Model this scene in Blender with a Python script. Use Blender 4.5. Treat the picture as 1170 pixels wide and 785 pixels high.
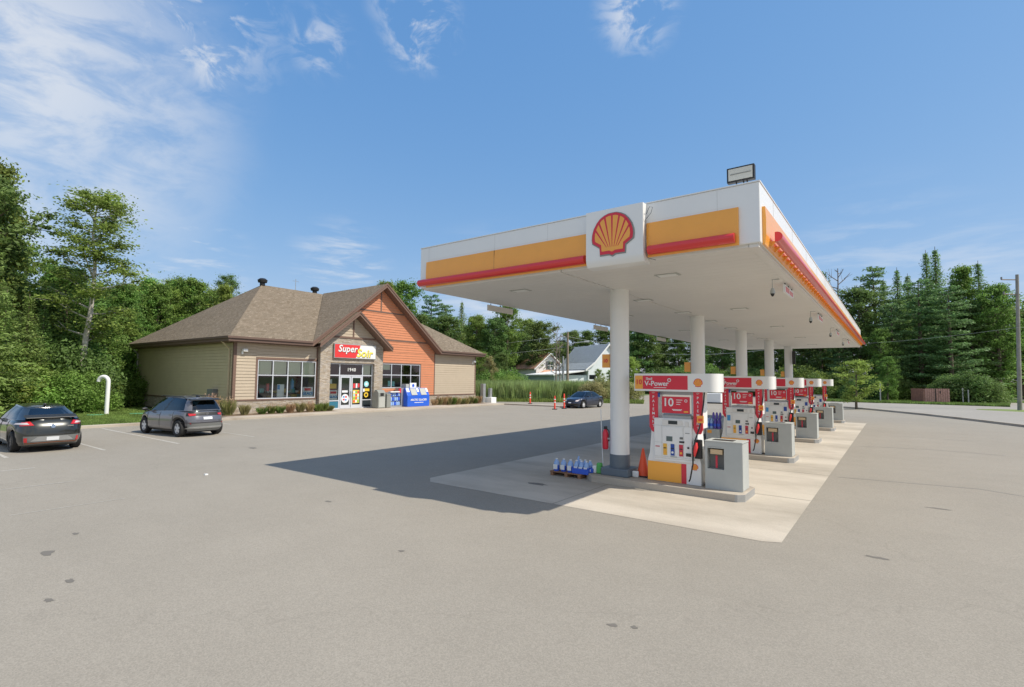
import bpy, math, random
from mathutils import Vector, Matrix, noise as mnoise
R = math.radians; PI = math.pi
rnd = random.Random(7)
for o in list(bpy.data.objects): bpy.data.objects.remove(o)
S = bpy.context.scene
COL = S.collection

# ---------------------------------------------------------------- camera
F, YAW, PITCH, ROLL, CH = 590.0, 0.6382, 0.0676, 0.0104, 2.5
fw = Vector((-math.sin(YAW)*math.cos(PITCH), math.cos(YAW)*math.cos(PITCH), math.sin(PITCH)))
rt = Vector((math.cos(YAW), math.sin(YAW), 0)); up = rt.cross(fw)
r2 = rt*math.cos(ROLL)+up*math.sin(ROLL); u2 = -rt*math.sin(ROLL)+up*math.cos(ROLL)
cd = bpy.data.cameras.new('camera'); cam = bpy.data.objects.new('camera', cd); COL.objects.link(cam)
cd.sensor_width = 36; cd.lens = F/1170*36; cd.clip_end = 3000; cd.clip_start = .1
M = Matrix((r2, u2, -fw)).transposed().to_4x4(); M.translation = Vector((0, 0, CH)); cam.matrix_world = M
S.camera = cam

# ---------------------------------------------------------------- sky, sun, exposure
SUN = Vector((.788, .251, 1)).normalized()
EL = math.asin(SUN.z); AZ = math.atan2(SUN.x, SUN.y)
W = bpy.data.worlds.new('World'); S.world = W; W.use_nodes = True
nt = W.node_tree; nt.nodes.clear()
def N(t, **k):
    n = nt.nodes.new(t)
    for a, b in k.items(): setattr(n, a, b)
    return n
def L(a, b): nt.links.new(a, b)
def mth(op, a, b=None, c=None, clamp=False):
    n = N('ShaderNodeMath', operation=op); n.use_clamp = clamp
    for i, v in enumerate((a, b, c)):
        if v is None: continue
        if isinstance(v, (int, float)): n.inputs[i].default_value = v
        else: L(v, n.inputs[i])
    return n.outputs[0]
out = N('ShaderNodeOutputWorld'); bg = N('ShaderNodeBackground'); sky = N('ShaderNodeTexSky')
sky.sky_type = 'NISHITA'; sky.sun_disc = False; sky.sun_elevation = EL; sky.sun_rotation = AZ
sky.air_density = 1.15; sky.dust_density = .45; sky.ozone_density = 1.6; sky.altitude = 200
bg.inputs[1].default_value = .121
tc = N('ShaderNodeTexCoord'); 
def dir_px(u, v):
    d = fw + r2*(u-585)/F - u2*(v-392.5)/F
    return d.normalized()
def noise_fac(scale, detail, rough, stretch, dist=0.):
    mp = N('ShaderNodeMapping'); mp.inputs['Scale'].default_value = stretch
    L(tc.outputs['Generated'], mp.inputs[0])
    n = N('ShaderNodeTexNoise'); n.inputs['Scale'].default_value = scale; n.inputs['Detail'].default_value = detail
    n.inputs['Roughness'].default_value = rough; n.inputs['Distortion'].default_value = dist
    L(mp.outputs[0], n.inputs[0]); return n.outputs[0]
def mrange(v, a, b, c=0., d=1.):
    n = N('ShaderNodeMapRange', interpolation_type='SMOOTHSTEP'); n.inputs[1].default_value = a; n.inputs[2].default_value = b
    n.inputs[3].default_value = c; n.inputs[4].default_value = d; L(v, n.inputs[0]); return n.outputs[0]
def blob(u, v, r0, r1):
    d = dir_px(u, v); n = N('ShaderNodeVectorMath', operation='DISTANCE'); L(tc.outputs['Generated'], n.inputs[0]); n.inputs[1].default_value = d
    return mrange(n.outputs['Value'], r0, r1, 1., 0.)
fine = noise_fac(9, 8, .62, (1, 1, 2.2), .4)
big = noise_fac(3.2, 5, .55, (1, 1, 1.6), .2)
puff = noise_fac(16, 6, .6, (1, 1, 1.5), .6)
wisp = noise_fac(7, 7, .6, (1, 1, 5.5), .3)
veil = mth('MULTIPLY', mrange(mth('ADD', mth('MULTIPLY', fine, .45), mth('MULTIPLY', big, .55)), .36, .60), blob(0, 95, .12, .345))
core = mth('MULTIPLY', mrange(fine, .35, .62, .35, 1.), blob(15, 60, .02, .32))
tot = mth('MAXIMUM', mth('MULTIPLY', veil, .62), mth('MULTIPLY', core, .72))
for (u, v, r0, r1, a) in ((482, 32, .0, .085, 1.), (244, 78, .0, .06, .75), (365, 50, .0, .07, .5), (728, 12, .0, .085, .8), (215, 8, 0, .17, .7), (445, 3, 0, .05, .4)):
    tot = mth('MAXIMUM', tot, mth('MULTIPLY', mth('MULTIPLY', mrange(puff, .44, .66), blob(u, v, r0, r1)), a))
for (u, v, r0, r1, a) in ((390, 306, .02, .11, .6), (210, 312, .02, .13, .6), (560, 360, 0, .2, .5), (1110, 325, .0, .14, .35), (1000, 325, 0, .2, .3)):
    tot = mth('MAXIMUM', tot, mth('MULTIPLY', mth('MULTIPLY', mrange(wisp, .44, .68), blob(u, v, r0, r1)), a))
sc3 = N('ShaderNodeSeparateColor'); L(sky.outputs[0], sc3.inputs[0]); cc3 = N('ShaderNodeCombineColor')
for ch, (k_, p_) in enumerate(((.642, .85), (.64, .53), (.811, .30))):     # the day's clean saturated blue
    L(mth('MULTIPLY', mth('POWER', mth('MULTIPLY', sc3.outputs[ch], .15), p_), k_/.15), cc3.inputs[ch])
def blobd(d, r0, r1):
    n = N('ShaderNodeVectorMath', operation='DISTANCE'); L(tc.outputs['Generated'], n.inputs[0]); n.inputs[1].default_value = Vector(d).normalized(); return mrange(n.outputs['Value'], r0, r1, 1., 0.)
fill_cloud = mth('MULTIPLY', mrange(big, .34, .56), blobd((-fw.x, -fw.y, .55), .55, 1.25))     # unseen bright cloud added behind the viewer as neutral fill light
tot = mth('MAXIMUM', tot, mth('MULTIPLY', fill_cloud, .95))
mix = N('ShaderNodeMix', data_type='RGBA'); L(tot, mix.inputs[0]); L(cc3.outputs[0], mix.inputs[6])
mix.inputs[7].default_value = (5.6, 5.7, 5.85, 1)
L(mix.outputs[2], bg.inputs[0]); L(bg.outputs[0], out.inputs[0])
sl = bpy.data.lights.new('sun', 'SUN'); sl.energy = 3.9; sl.angle = R(.55); sl.color = (1, .925, .80)
sun = bpy.data.objects.new('sun', sl); COL.objects.link(sun); sun.rotation_euler = SUN.to_track_quat('Z', 'Y').to_euler()
S.view_settings.view_transform = 'Standard'; S.view_settings.look = 'None'; S.view_settings.gamma = 1; S.view_settings.exposure = .31
S.render.engine = 'CYCLES'

# ---------------------------------------------------------------- materials
MATS = {}
def srgb(*c):
    return tuple(((v/255)/12.92 if v/255 <= .04045 else ((v/255+.055)/1.055)**2.4) for v in c)
def mat(name, col, rough=.6, metal=0., var=0., vscale=3., bump=0., bscale=40., spec=.5, coat=0., rand=0., alpha=None, emit=None):
    if name in MATS: return MATS[name]
    m = bpy.data.materials.new(name); m.use_nodes = True; t = m.node_tree; b = t.nodes['Principled BSDF']
    b.inputs['Base Color'].default_value = (*col, 1); b.inputs['Roughness'].default_value = rough; b.inputs['Metallic'].default_value = metal
    b.inputs['Specular IOR Level'].default_value = spec; b.inputs['Coat Weight'].default_value = coat; b.inputs['Coat Roughness'].default_value = .05
    def nn(k): return t.nodes.new(k)
    tcn = nn('ShaderNodeTexCoord')
    if var or rand:
        hs = nn('ShaderNodeHueSaturation'); hs.inputs['Color'].default_value = (*col, 1)
        n = nn('ShaderNodeTexNoise'); n.inputs['Scale'].default_value = vscale; n.inputs['Detail'].default_value = 6; n.inputs['Roughness'].default_value = .65
        t.links.new(tcn.outputs['Object'], n.inputs[0])
        mr = nn('ShaderNodeMapRange'); mr.inputs[1].default_value = .3; mr.inputs[2].default_value = .7; mr.inputs[3].default_value = 1-var; mr.inputs[4].default_value = 1+var
        t.links.new(n.outputs[0], mr.inputs[0]); v = mr.outputs[0]
        if rand:
            oi = nn('ShaderNodeObjectInfo'); m2 = nn('ShaderNodeMapRange'); m2.inputs[3].default_value = 1-rand; m2.inputs[4].default_value = 1+rand
            t.links.new(oi.outputs['Random'], m2.inputs[0]); mm = nn('ShaderNodeMath'); mm.operation = 'MULTIPLY'
            t.links.new(v, mm.inputs[0]); t.links.new(m2.outputs[0], mm.inputs[1]); v = mm.outputs[0]
        t.links.new(v, hs.inputs['Value']); t.links.new(hs.outputs[0], b.inputs['Base Color'])
    if bump:
        n = nn('ShaderNodeTexNoise'); n.inputs['Scale'].default_value = bscale; n.inputs['Detail'].default_value = 5
        t.links.new(tcn.outputs['Object'], n.inputs[0])
        bp = nn('ShaderNodeBump'); bp.inputs['Strength'].default_value = bump; bp.inputs['Distance'].default_value = .02
        t.links.new(n.outputs[0], bp.inputs['Height']); t.links.new(bp.outputs[0], b.inputs['Normal'])
    if emit:
        b.inputs['Emission Color'].default_value = (*emit[0], 1); b.inputs['Emission Strength'].default_value = emit[1]
    MATS[name] = m; return m
def nodes_of(m):
    t = m.node_tree
    def nn(k, **a):
        n = t.nodes.new(k)
        for x, y in a.items(): setattr(n, x, y)
        return n
    return t, nn, t.nodes['Principled BSDF'], (lambda a, b: t.links.new(a, b))

def ramp(nn, stops):
    r = nn('ShaderNodeValToRGB'); e = r.color_ramp.elements
    while len(e) < len(stops): e.new(.5)
    for i, (p, c) in enumerate(stops): e[i].position = p; e[i].color = (*c, 1) if len(c) == 3 else c
    return r

def make_asphalt(name, base, light, speck=.35):
    m = mat(name, base, .88, spec=.25); t, nn, b, lk = nodes_of(m)
    tcn = nn('ShaderNodeTexCoord')
    def noise(sc, det, ro=.6, vec=None):
        n = nn('ShaderNodeTexNoise'); n.inputs['Scale'].default_value = sc; n.inputs['Detail'].default_value = det; n.inputs['Roughness'].default_value = ro
        lk(vec or tcn.outputs['Object'], n.inputs[0]); return n.outputs[0]
    big = noise(.13, 6, .6); mid = noise(1.1, 7, .65); fine_ = noise(95, 3, .7)
    r1 = ramp(nn, [(.3, base), (.7, light)]); 
    mps = nn('ShaderNodeMapping'); mps.inputs['Scale'].default_value = (.05, .42, 1); mps.inputs['Rotation'].default_value = (0, 0, .25); lk(tcn.outputs['Object'], mps.inputs[0])
    strk = noise(1.6, 6, .7, mps.outputs[0]); ad0 = nn('ShaderNodeMath', operation='MULTIPLY_ADD'); lk(strk, ad0.inputs[0]); ad0.inputs[1].default_value = .4; m1 = nn('ShaderNodeMath', operation='MULTIPLY'); lk(mid, m1.inputs[0]); m1.inputs[1].default_value = .6; lk(m1.outputs[0], ad0.inputs[2]); mid = ad0.outputs[0]
    ad = nn('ShaderNodeMath', operation='MULTIPLY_ADD'); lk(mid, ad.inputs[0]); ad.inputs[1].default_value = .45; 
    m0 = nn('ShaderNodeMath', operation='MULTIPLY'); lk(big, m0.inputs[0]); m0.inputs[1].default_value = .55; lk(m0.outputs[0], ad.inputs[2]); lk(ad.outputs[0], r1.inputs[0])
    vor = nn('ShaderNodeTexVoronoi'); vor.inputs['Scale'].default_value = 85; lk(tcn.outputs['Object'], vor.inputs[0])
    sp = nn('ShaderNodeSeparateColor'); lk(vor.outputs['Color'], sp.inputs[0])
    mr = nn('ShaderNodeMapRange'); mr.inputs[3].default_value = 1-speck; mr.inputs[4].default_value = 1+speck; lk(sp.outputs[0], mr.inputs[0])
    mr2 = nn('ShaderNodeMapRange'); mr2.inputs[1].default_value = .3; mr2.inputs[2].default_value = .7; mr2.inputs[3].default_value = 1-speck*.7; mr2.inputs[4].default_value = 1+speck*.7; lk(fine_, mr2.inputs[0])
    mu = nn('ShaderNodeMath', operation='MULTIPLY'); lk(mr.outputs[0], mu.inputs[0]); lk(mr2.outputs[0], mu.inputs[1])
    # stains: sparse dark spots
    v2 = nn('ShaderNodeTexVoronoi'); v2.inputs['Scale'].default_value = .42; v2.inputs['Randomness'].default_value = 1
    dn = nn('ShaderNodeVectorMath', operation='ADD'); sc_ = nn('ShaderNodeTexNoise'); sc_.inputs['Scale'].default_value = 3.; sc_.inputs['Detail'].default_value = 4; lk(tcn.outputs['Object'], sc_.inputs[0])
    vs = nn('ShaderNodeVectorMath', operation='SCALE'); lk(sc_.outputs['Color'], vs.inputs[0]); vs.inputs['Scale'].default_value = .35
    lk(tcn.outputs['Object'], dn.inputs[0]); lk(vs.outputs[0], dn.inputs[1]); lk(dn.outputs[0], v2.inputs[0])
    s2 = nn('ShaderNodeMapRange'); s2.inputs[1].default_value = .02; s2.inputs[2].default_value = .07; s2.inputs[3].default_value = .80; s2.inputs[4].default_value = 1; lk(v2.outputs['Distance'], s2.inputs[0])
    v3 = nn('ShaderNodeTexVoronoi', feature='DISTANCE_TO_EDGE'); v3.inputs['Scale'].default_value = .085; 
    vs2 = nn('ShaderNodeVectorMath', operation='SCALE'); lk(sc_.outputs['Color'], vs2.inputs[0]); vs2.inputs['Scale'].default_value = .9
    d3 = nn('ShaderNodeVectorMath', operation='ADD'); lk(tcn.outputs['Object'], d3.inputs[0]); lk(vs2.outputs[0], d3.inputs[1]); lk(d3.outputs[0], v3.inputs[0])
    c3 = nn('ShaderNodeMapRange'); c3.inputs[1].default_value = .0008; c3.inputs[2].default_value = .0022; c3.inputs[3].default_value = .93; c3.inputs[4].default_value = 1; lk(v3.outputs[0], c3.inputs[0])
    mu2 = nn('ShaderNodeMath', operation='MULTIPLY'); lk(mu.outputs[0], mu2.inputs[0]); lk(s2.outputs[0], mu2.inputs[1])
    mu3 = nn('ShaderNodeMath', operation='MULTIPLY'); lk(mu2.outputs[0], mu3.inputs[0]); lk(c3.outputs[0], mu3.inputs[1])
    hs = nn('ShaderNodeHueSaturation'); lk(r1.outputs[0], hs.inputs['Color']); lk(mu3.outputs[0], hs.inputs['Value']); lk(hs.outputs[0], b.inputs['Base Color'])
    bp = nn('ShaderNodeBump'); bp.inputs['Strength'].default_value = .25; bp.inputs['Distance'].default_value = .004; lk(mu.outputs[0], bp.inputs['Height']); lk(bp.outputs[0], b.inputs['Normal'])
    return m
ASPH = make_asphalt('asphalt', (.262, .238, .198), (.330, .300, .252), .13)
ROADM = make_asphalt('road_asphalt', (.29, .27, .24), (.36, .34, .305), .1)

def make_concrete(name, c0, c1, axis='Y', joints=True):
    m = mat(name, c0, .8, spec=.3); t, nn, b, lk = nodes_of(m)
    tcn = nn('ShaderNodeTexCoord'); mp = nn('ShaderNodeMapping'); lk(tcn.outputs['Object'], mp.inputs[0]); mp.inputs['Scale'].default_value = (.45, .8, 1)
    n = nn('ShaderNodeTexNoise'); n.inputs['Scale'].default_value = .9; n.inputs['Detail'].default_value = 9; n.inputs['Roughness'].default_value = .7; lk(mp.outputs[0], n.inputs[0])
    n2 = nn('ShaderNodeTexNoise'); n2.inputs['Scale'].default_value = 45; n2.inputs['Detail'].default_value = 4; lk(tcn.outputs['Object'], n2.inputs[0])
    mps = nn('ShaderNodeMapping'); mps.inputs['Scale'].default_value = (.10, .9, 1); lk(tcn.outputs['Object'], mps.inputs[0])
    ns = nn('ShaderNodeTexNoise'); ns.inputs['Scale'].default_value = .55; ns.inputs['Detail'].default_value = 5; ns.inputs['Roughness'].default_value = .55; lk(mps.outputs[0], ns.inputs[0])
    mz = nn('ShaderNodeMath', operation='MULTIPLY_ADD'); lk(ns.outputs[0], mz.inputs[0]); mz.inputs[1].default_value = .55; mh = nn('ShaderNodeMath', operation='MULTIPLY'); lk(n.outputs[0], mh.inputs[0]); mh.inputs[1].default_value = .45; lk(mh.outputs[0], mz.inputs[2])
    r = ramp(nn, [(.36, c0), (.56, c1)]); lk(mz.outputs[0], r.inputs[0])
    mr = nn('ShaderNodeMapRange'); mr.inputs[3].default_value = .8; mr.inputs[4].default_value = 1.2; lk(n2.outputs[0], mr.inputs[0])
    hs = nn('ShaderNodeHueSaturation'); lk(r.outputs[0], hs.inputs['Color']); lk(mr.outputs[0], hs.inputs['Value']); lk(hs.outputs[0], b.inputs['Base Color'])
    bp = nn('ShaderNodeBump'); bp.inputs['Strength'].default_value = .2; bp.inputs['Distance'].default_value = .01; lk(n2.outputs[0], bp.inputs['Height']); lk(bp.outputs[0], b.inputs['Normal'])
    return m
CONC = make_concrete('pad_concrete', (.355, .315, .255), (.53, .475, .395))
CURB = make_concrete('curb_concrete', (.33, .28, .225), (.45, .40, .33))
WALK = make_concrete('walk_concrete', (.37, .31, .25), (.46, .40, .33))

def make_brick(name, cols, sx, sz, mortar, mcol, bumpd=.01, rough=.85):
    m = mat(name, cols[0], rough, spec=.2); t, nn, b, lk = nodes_of(m)
    tcn = nn('ShaderNodeTexCoord'); sp = nn('ShaderNodeSeparateXYZ'); lk(tcn.outputs['Object'], sp.inputs[0])
    ad = nn('ShaderNodeMath', operation='ADD'); lk(sp.outputs[0], ad.inputs[0]); lk(sp.outputs[1], ad.inputs[1])
    cb = nn('ShaderNodeCombineXYZ'); lk(ad.outputs[0], cb.inputs[0]); lk(sp.outputs[2], cb.inputs[1])
    br = nn('ShaderNodeTexBrick'); lk(cb.outputs[0], br.inputs[0]); br.inputs['Scale'].default_value = 1; br.inputs['Brick Width'].default_value = sx; br.inputs['Row Height'].default_value = sz
    br.inputs['Mortar Size'].default_value = mortar; br.inputs['Color1'].default_value = (0, 0, 0, 1); br.inputs['Color2'].default_value = (1, 1, 1, 1); br.inputs['Mortar'].default_value = (.5, .5, .5, 1)
    br.inputs['Mortar Smooth'].default_value = .2; br.inputs['Bias'].default_value = 0; br.offset = .5; br.squash = .7; br.squash_frequency = 3
    r = ramp(nn, [(i/(len(cols)-1), c) for i, c in enumerate(cols)]); 
    n = nn('ShaderNodeTexNoise'); n.inputs['Scale'].default_value = 6; n.inputs['Detail'].default_value = 6; lk(tcn.outputs['Object'], n.inputs[0])
    mx0 = nn('ShaderNodeMapRange'); mx0.inputs[3].default_value = -.25; mx0.inputs[4].default_value = .25; lk(n.outputs[0], mx0.inputs[0])
    s0 = nn('ShaderNodeSeparateColor'); lk(br.outputs[0], s0.inputs[0]); a2 = nn('ShaderNodeMath', operation='ADD'); lk(s0.outputs[0], a2.inputs[0]); lk(mx0.outputs[0], a2.inputs[1]); lk(a2.outputs[0], r.inputs[0])
    mx = nn('ShaderNodeMix', data_type='RGBA'); lk(br.outputs['Fac'], mx.inputs[0]); lk(r.outputs[0], mx.inputs[6]); mx.inputs[7].default_value = (*mcol, 1); lk(mx.outputs[2], b.inputs['Base Color'])
    iv = nn('ShaderNodeMath', operation='MULTIPLY_ADD'); lk(br.outputs['Fac'], iv.inputs[0]); iv.inputs[1].default_value = -1; lk(a2.outputs[0], iv.inputs[2])
    bp = nn('ShaderNodeBump'); bp.inputs['Strength'].default_value = .8; bp.inputs['Distance'].default_value = bumpd; lk(iv.outputs[0], bp.inputs['Height']); lk(bp.outputs[0], b.inputs['Normal'])
    return m
STONE = make_brick('ledge_stone', [(.33, .27, .21), (.42, .35, .27), (.50, .44, .36), (.37, .33, .29), (.56, .50, .43)], .32, .075, .006, (.27, .23, .19), .012)
SHING = make_brick('asphalt_shingle', [(.165, .13, .09), (.225, .18, .13), (.185, .15, .108), (.26, .21, .155)], .22, .105, .004, (.07, .055, .042), .006)

def make_leaf(name, c, trans=.35, hue=.03, val=.3):
    m = bpy.data.materials.new(name); m.use_nodes = True; t = m.node_tree; t.nodes.clear()
    nn = lambda k: t.nodes.new(k); lk = t.links.new
    o = nn('ShaderNodeOutputMaterial'); d = nn('ShaderNodeBsdfPrincipled'); tr = nn('ShaderNodeBsdfTranslucent'); mx = nn('ShaderNodeMixShader'); mx.inputs[0].default_value = trans
    d.inputs['Roughness'].default_value = .6; d.inputs['Specular IOR Level'].default_value = .3
    hs = nn('ShaderNodeHueSaturation'); hs.inputs['Color'].default_value = (*c, 1)
    oi = nn('ShaderNodeObjectInfo'); g = nn('ShaderNodeNewGeometry'); n = nn('ShaderNodeTexNoise'); n.inputs['Scale'].default_value = .9; n.inputs['Detail'].default_value = 3
    tcn = nn('ShaderNodeTexCoord'); lk(tcn.outputs['Object'], n.inputs[0])
    a = nn('ShaderNodeMapRange'); a.inputs[3].default_value = .5-hue; a.inputs[4].default_value = .5+hue; lk(oi.outputs['Random'], a.inputs[0]); lk(a.outputs[0], hs.inputs['Hue'])
    b1 = nn('ShaderNodeMapRange'); b1.inputs[3].default_value = 1-val; b1.inputs[4].default_value = 1+val; lk(g.outputs['Random Per Island'], b1.inputs[0])
    b2 = nn('ShaderNodeMapRange'); b2.inputs[1].default_value = .3; b2.inputs[2].default_value = .7; b2.inputs[3].default_value = .68; b2.inputs[4].default_value = 1.5; lk(n.outputs[0], b2.inputs[0])
    mu = nn('ShaderNodeMath'); mu.operation = 'MULTIPLY'; lk(b1.outputs[0], mu.inputs[0]); lk(b2.outputs[0], mu.inputs[1]); lk(mu.outputs[0], hs.inputs['Value'])
    lk(hs.outputs[0], d.inputs['Base Color']); lk(hs.outputs[0], tr.inputs[0]); lk(d.outputs[0], mx.inputs[1]); lk(tr.outputs[0], mx.inputs[2]); lk(mx.outputs[0], o.inputs[0])
    MATS[name] = m; return m
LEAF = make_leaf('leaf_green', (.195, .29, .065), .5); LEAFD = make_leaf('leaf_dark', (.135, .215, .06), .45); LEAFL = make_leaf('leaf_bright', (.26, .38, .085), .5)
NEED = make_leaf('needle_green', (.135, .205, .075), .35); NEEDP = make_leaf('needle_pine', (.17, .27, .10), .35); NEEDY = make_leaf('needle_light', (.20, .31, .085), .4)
GRASS = make_leaf('grass_blade', (.20, .27, .07), .4); DRY = make_leaf('grass_dry', (.48, .38, .20), .4); REED = make_leaf('reed_blade', (.31, .43, .18), .5, .03, .4)
PINKG = make_leaf('grass_plume', (.46, .34, .22), .3); OLIVE = make_leaf('olive_leaf', (.33, .33, .14), .45)
BARK = mat('bark', (.14, .11, .08), .9, var=.35, vscale=6, bump=.5, bscale=14); BARKW = mat('bark_pale', (.46, .43, .38), .85, var=.4, vscale=3)
LAWN = mat('lawn_soil', (.19, .25, .07), .95, var=.3, vscale=1.2, bump=.6, bscale=30)
FIELD = mat('field', (.10, .14, .045), .95, var=.35, vscale=.4, bump=.6, bscale=8)
SOIL = mat('soil', (.16, .11, .07), .95, var=.4, vscale=8, bump=.6, bscale=30)

WHITE = mat('white_enamel', (.80, .80, .78), .35, var=.03, vscale=.6, coat=.2); SOFF = mat('soffit_white', (.72, .70, .66), .5, var=.03, vscale=.7)
YEL = mat('fascia_yellow', (.92, .40, .05), .32, coat=.4, var=.03); REDB = mat('bar_red', (.72, .035, .035), .3, coat=.4); REDP = mat('panel_red', (.68, .03, .055), .4)
ORNG = mat('pump_orange', (.95, .43, .06), .35); GREYB = mat('blue_grey_paint', (.12, .15, .18), .5, var=.1); CABM = mat('cabinet_grey', (.43, .45, .43), .5, var=.05, vscale=2, metal=.0)
CABD = mat('cabinet_recess', (.17, .175, .17), .6); BLACK = mat('black_plastic', (.02, .02, .02), .45); DARK = mat('dark_screen', (.03, .04, .045), .15); LCD = mat('lcd_grey', (.10, .14, .14), .2)
BTNB = mat('button_blue', (.02, .07, .34), .4); BTNY = mat('button_yellow', (.80, .45, .06), .4); BTNR = mat('button_red', (.55, .03, .06), .4); CONE = mat('cone_orange', (.85, .10, .03), .5)
TAN = mat('tan_card', (.60, .45, .27), .7); SID = mat('tan_siding', (.49, .41, .31), .7, var=.05, vscale=1.5); SIDO = mat('orange_siding', (.60, .235, .12), .7, var=.05, vscale=1.5)
SIDL = mat('side_siding', (.50, .425, .28), .7, var=.05, vscale=1.5); TRIM = mat('brown_trim', (.17, .105, .078), .6, var=.08); TRIMD = mat('brown_fascia', (.135, .085, .065), .6, var=.08)
FRAME = mat('window_frame', (.62, .65, .70), .4, metal=.2); BLIND = mat('blind', (.80, .80, .62), .8); INTW = mat('interior', (.10, .09, .075), .8); METAL = mat('galvanised', (.42, .43, .43), .45, metal=.6, var=.1)
BLUE = mat('freezer_blue', (.015, .11, .62), .4, coat=.3); BLUEL = mat('jug_blue', (.04, .12, .62), .3); JUG = mat('jug_clear', (.30, .46, .76), .25); PURP = mat('jug_purple', (.12, .08, .42), .35)
LINE = mat('line_paint', (.44, .415, .365), .8, var=.3, vscale=9); REDC = mat('barricade_red', (.85, .07, .04), .5); WOOD = mat('pallet_wood', (.26, .14, .08), .85, var=.25); POLEM = mat('pole_wood', (.25, .20, .15), .9, var=.25, vscale=2)
GREYP = mat('bin_grey', (.24, .25, .23), .6, var=.08); GREYL = mat('lid_grey', (.42, .43, .40), .5); GRN = mat('green_bottle', (.10, .42, .10), .5); YELT = mat('letter_yellow', (.92, .75, .12), .5)
SIGNR = mat('sign_red', (.70, .04, .04), .4, coat=.2); TYRE = mat('tyre', (.018, .018, .018), .8); RIM = mat('rim_silver', (.66, .67, .69), .35, metal=.25); RIMD = mat('rim_dark', (.10, .10, .10), .4, metal=.3)
CHROM = mat('chrome', (.6, .6, .6), .15, metal=1); PLATE = mat('plate_white', (.72, .74, .76), .4); TAIL = mat('tail_red', (.55, .015, .02), .15, coat=1.); TAILW = mat('lamp_clear', (.62, .55, .55), .1, coat=1.)
FENCEW = mat('shed_wood', (.36, .18, .13), .8, var=.2, vscale=4); MROOF = mat('metal_roof', (.52, .56, .58), .4, var=.08, metal=.2); BROOF = mat('brown_roof', (.55, .30, .20), .8, var=.15); PALEB = mat('pale_blue_wall', (.70, .76, .78), .7, var=.05)
TEAL = mat('teal_wall', (.34, .44, .46), .7); HWHITE = mat('house_white', (.78, .79, .78), .7); LAMPG = mat('lamp_lens', (.62, .60, .52), .2); LIGHTP = mat('light_lens', (.82, .82, .78), .4)
TARM = mat('tar', (.06, .058, .055), .7); COPPER = mat('copper_trim', (.30, .12, .06), .35, metal=.5)

def car_paint(name, c, metal=.5):
    return mat(name, c, .28, metal=metal, coat=1., var=.04, vscale=2)
def make_glass(name, tint, thru=.5):
    m = bpy.data.materials.new(name); m.use_nodes = True; t = m.node_tree; t.nodes.clear(); nn = lambda k: t.nodes.new(k); lk = t.links.new
    o = nn('ShaderNodeOutputMaterial'); g = nn('ShaderNodeBsdfGlossy'); g.inputs['Roughness'].default_value = .02; g.inputs[0].default_value = (.9, .93, .95, 1)
    tr = nn('ShaderNodeBsdfTransparent'); tr.inputs[0].default_value = (*[thru*x for x in tint], 1); fr = nn('ShaderNodeFresnel'); fr.inputs[0].default_value = 1.5
    ad = nn('ShaderNodeMath'); ad.operation = 'ADD'; ad.inputs[1].default_value = .04; lk(fr.outputs[0], ad.inputs[0])
    mx = nn('ShaderNodeMixShader'); lk(ad.outputs[0], mx.inputs[0]); lk(tr.outputs[0], mx.inputs[1]); lk(g.outputs[0], mx.inputs[2]); lk(mx.outputs[0], o.inputs[0]); MATS[name] = m; return m
SGLASS = make_glass('shop_glass', (.93, 1, .96), .92); CGLASS = make_glass('car_glass', (.8, 1, .9), .30)

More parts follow.
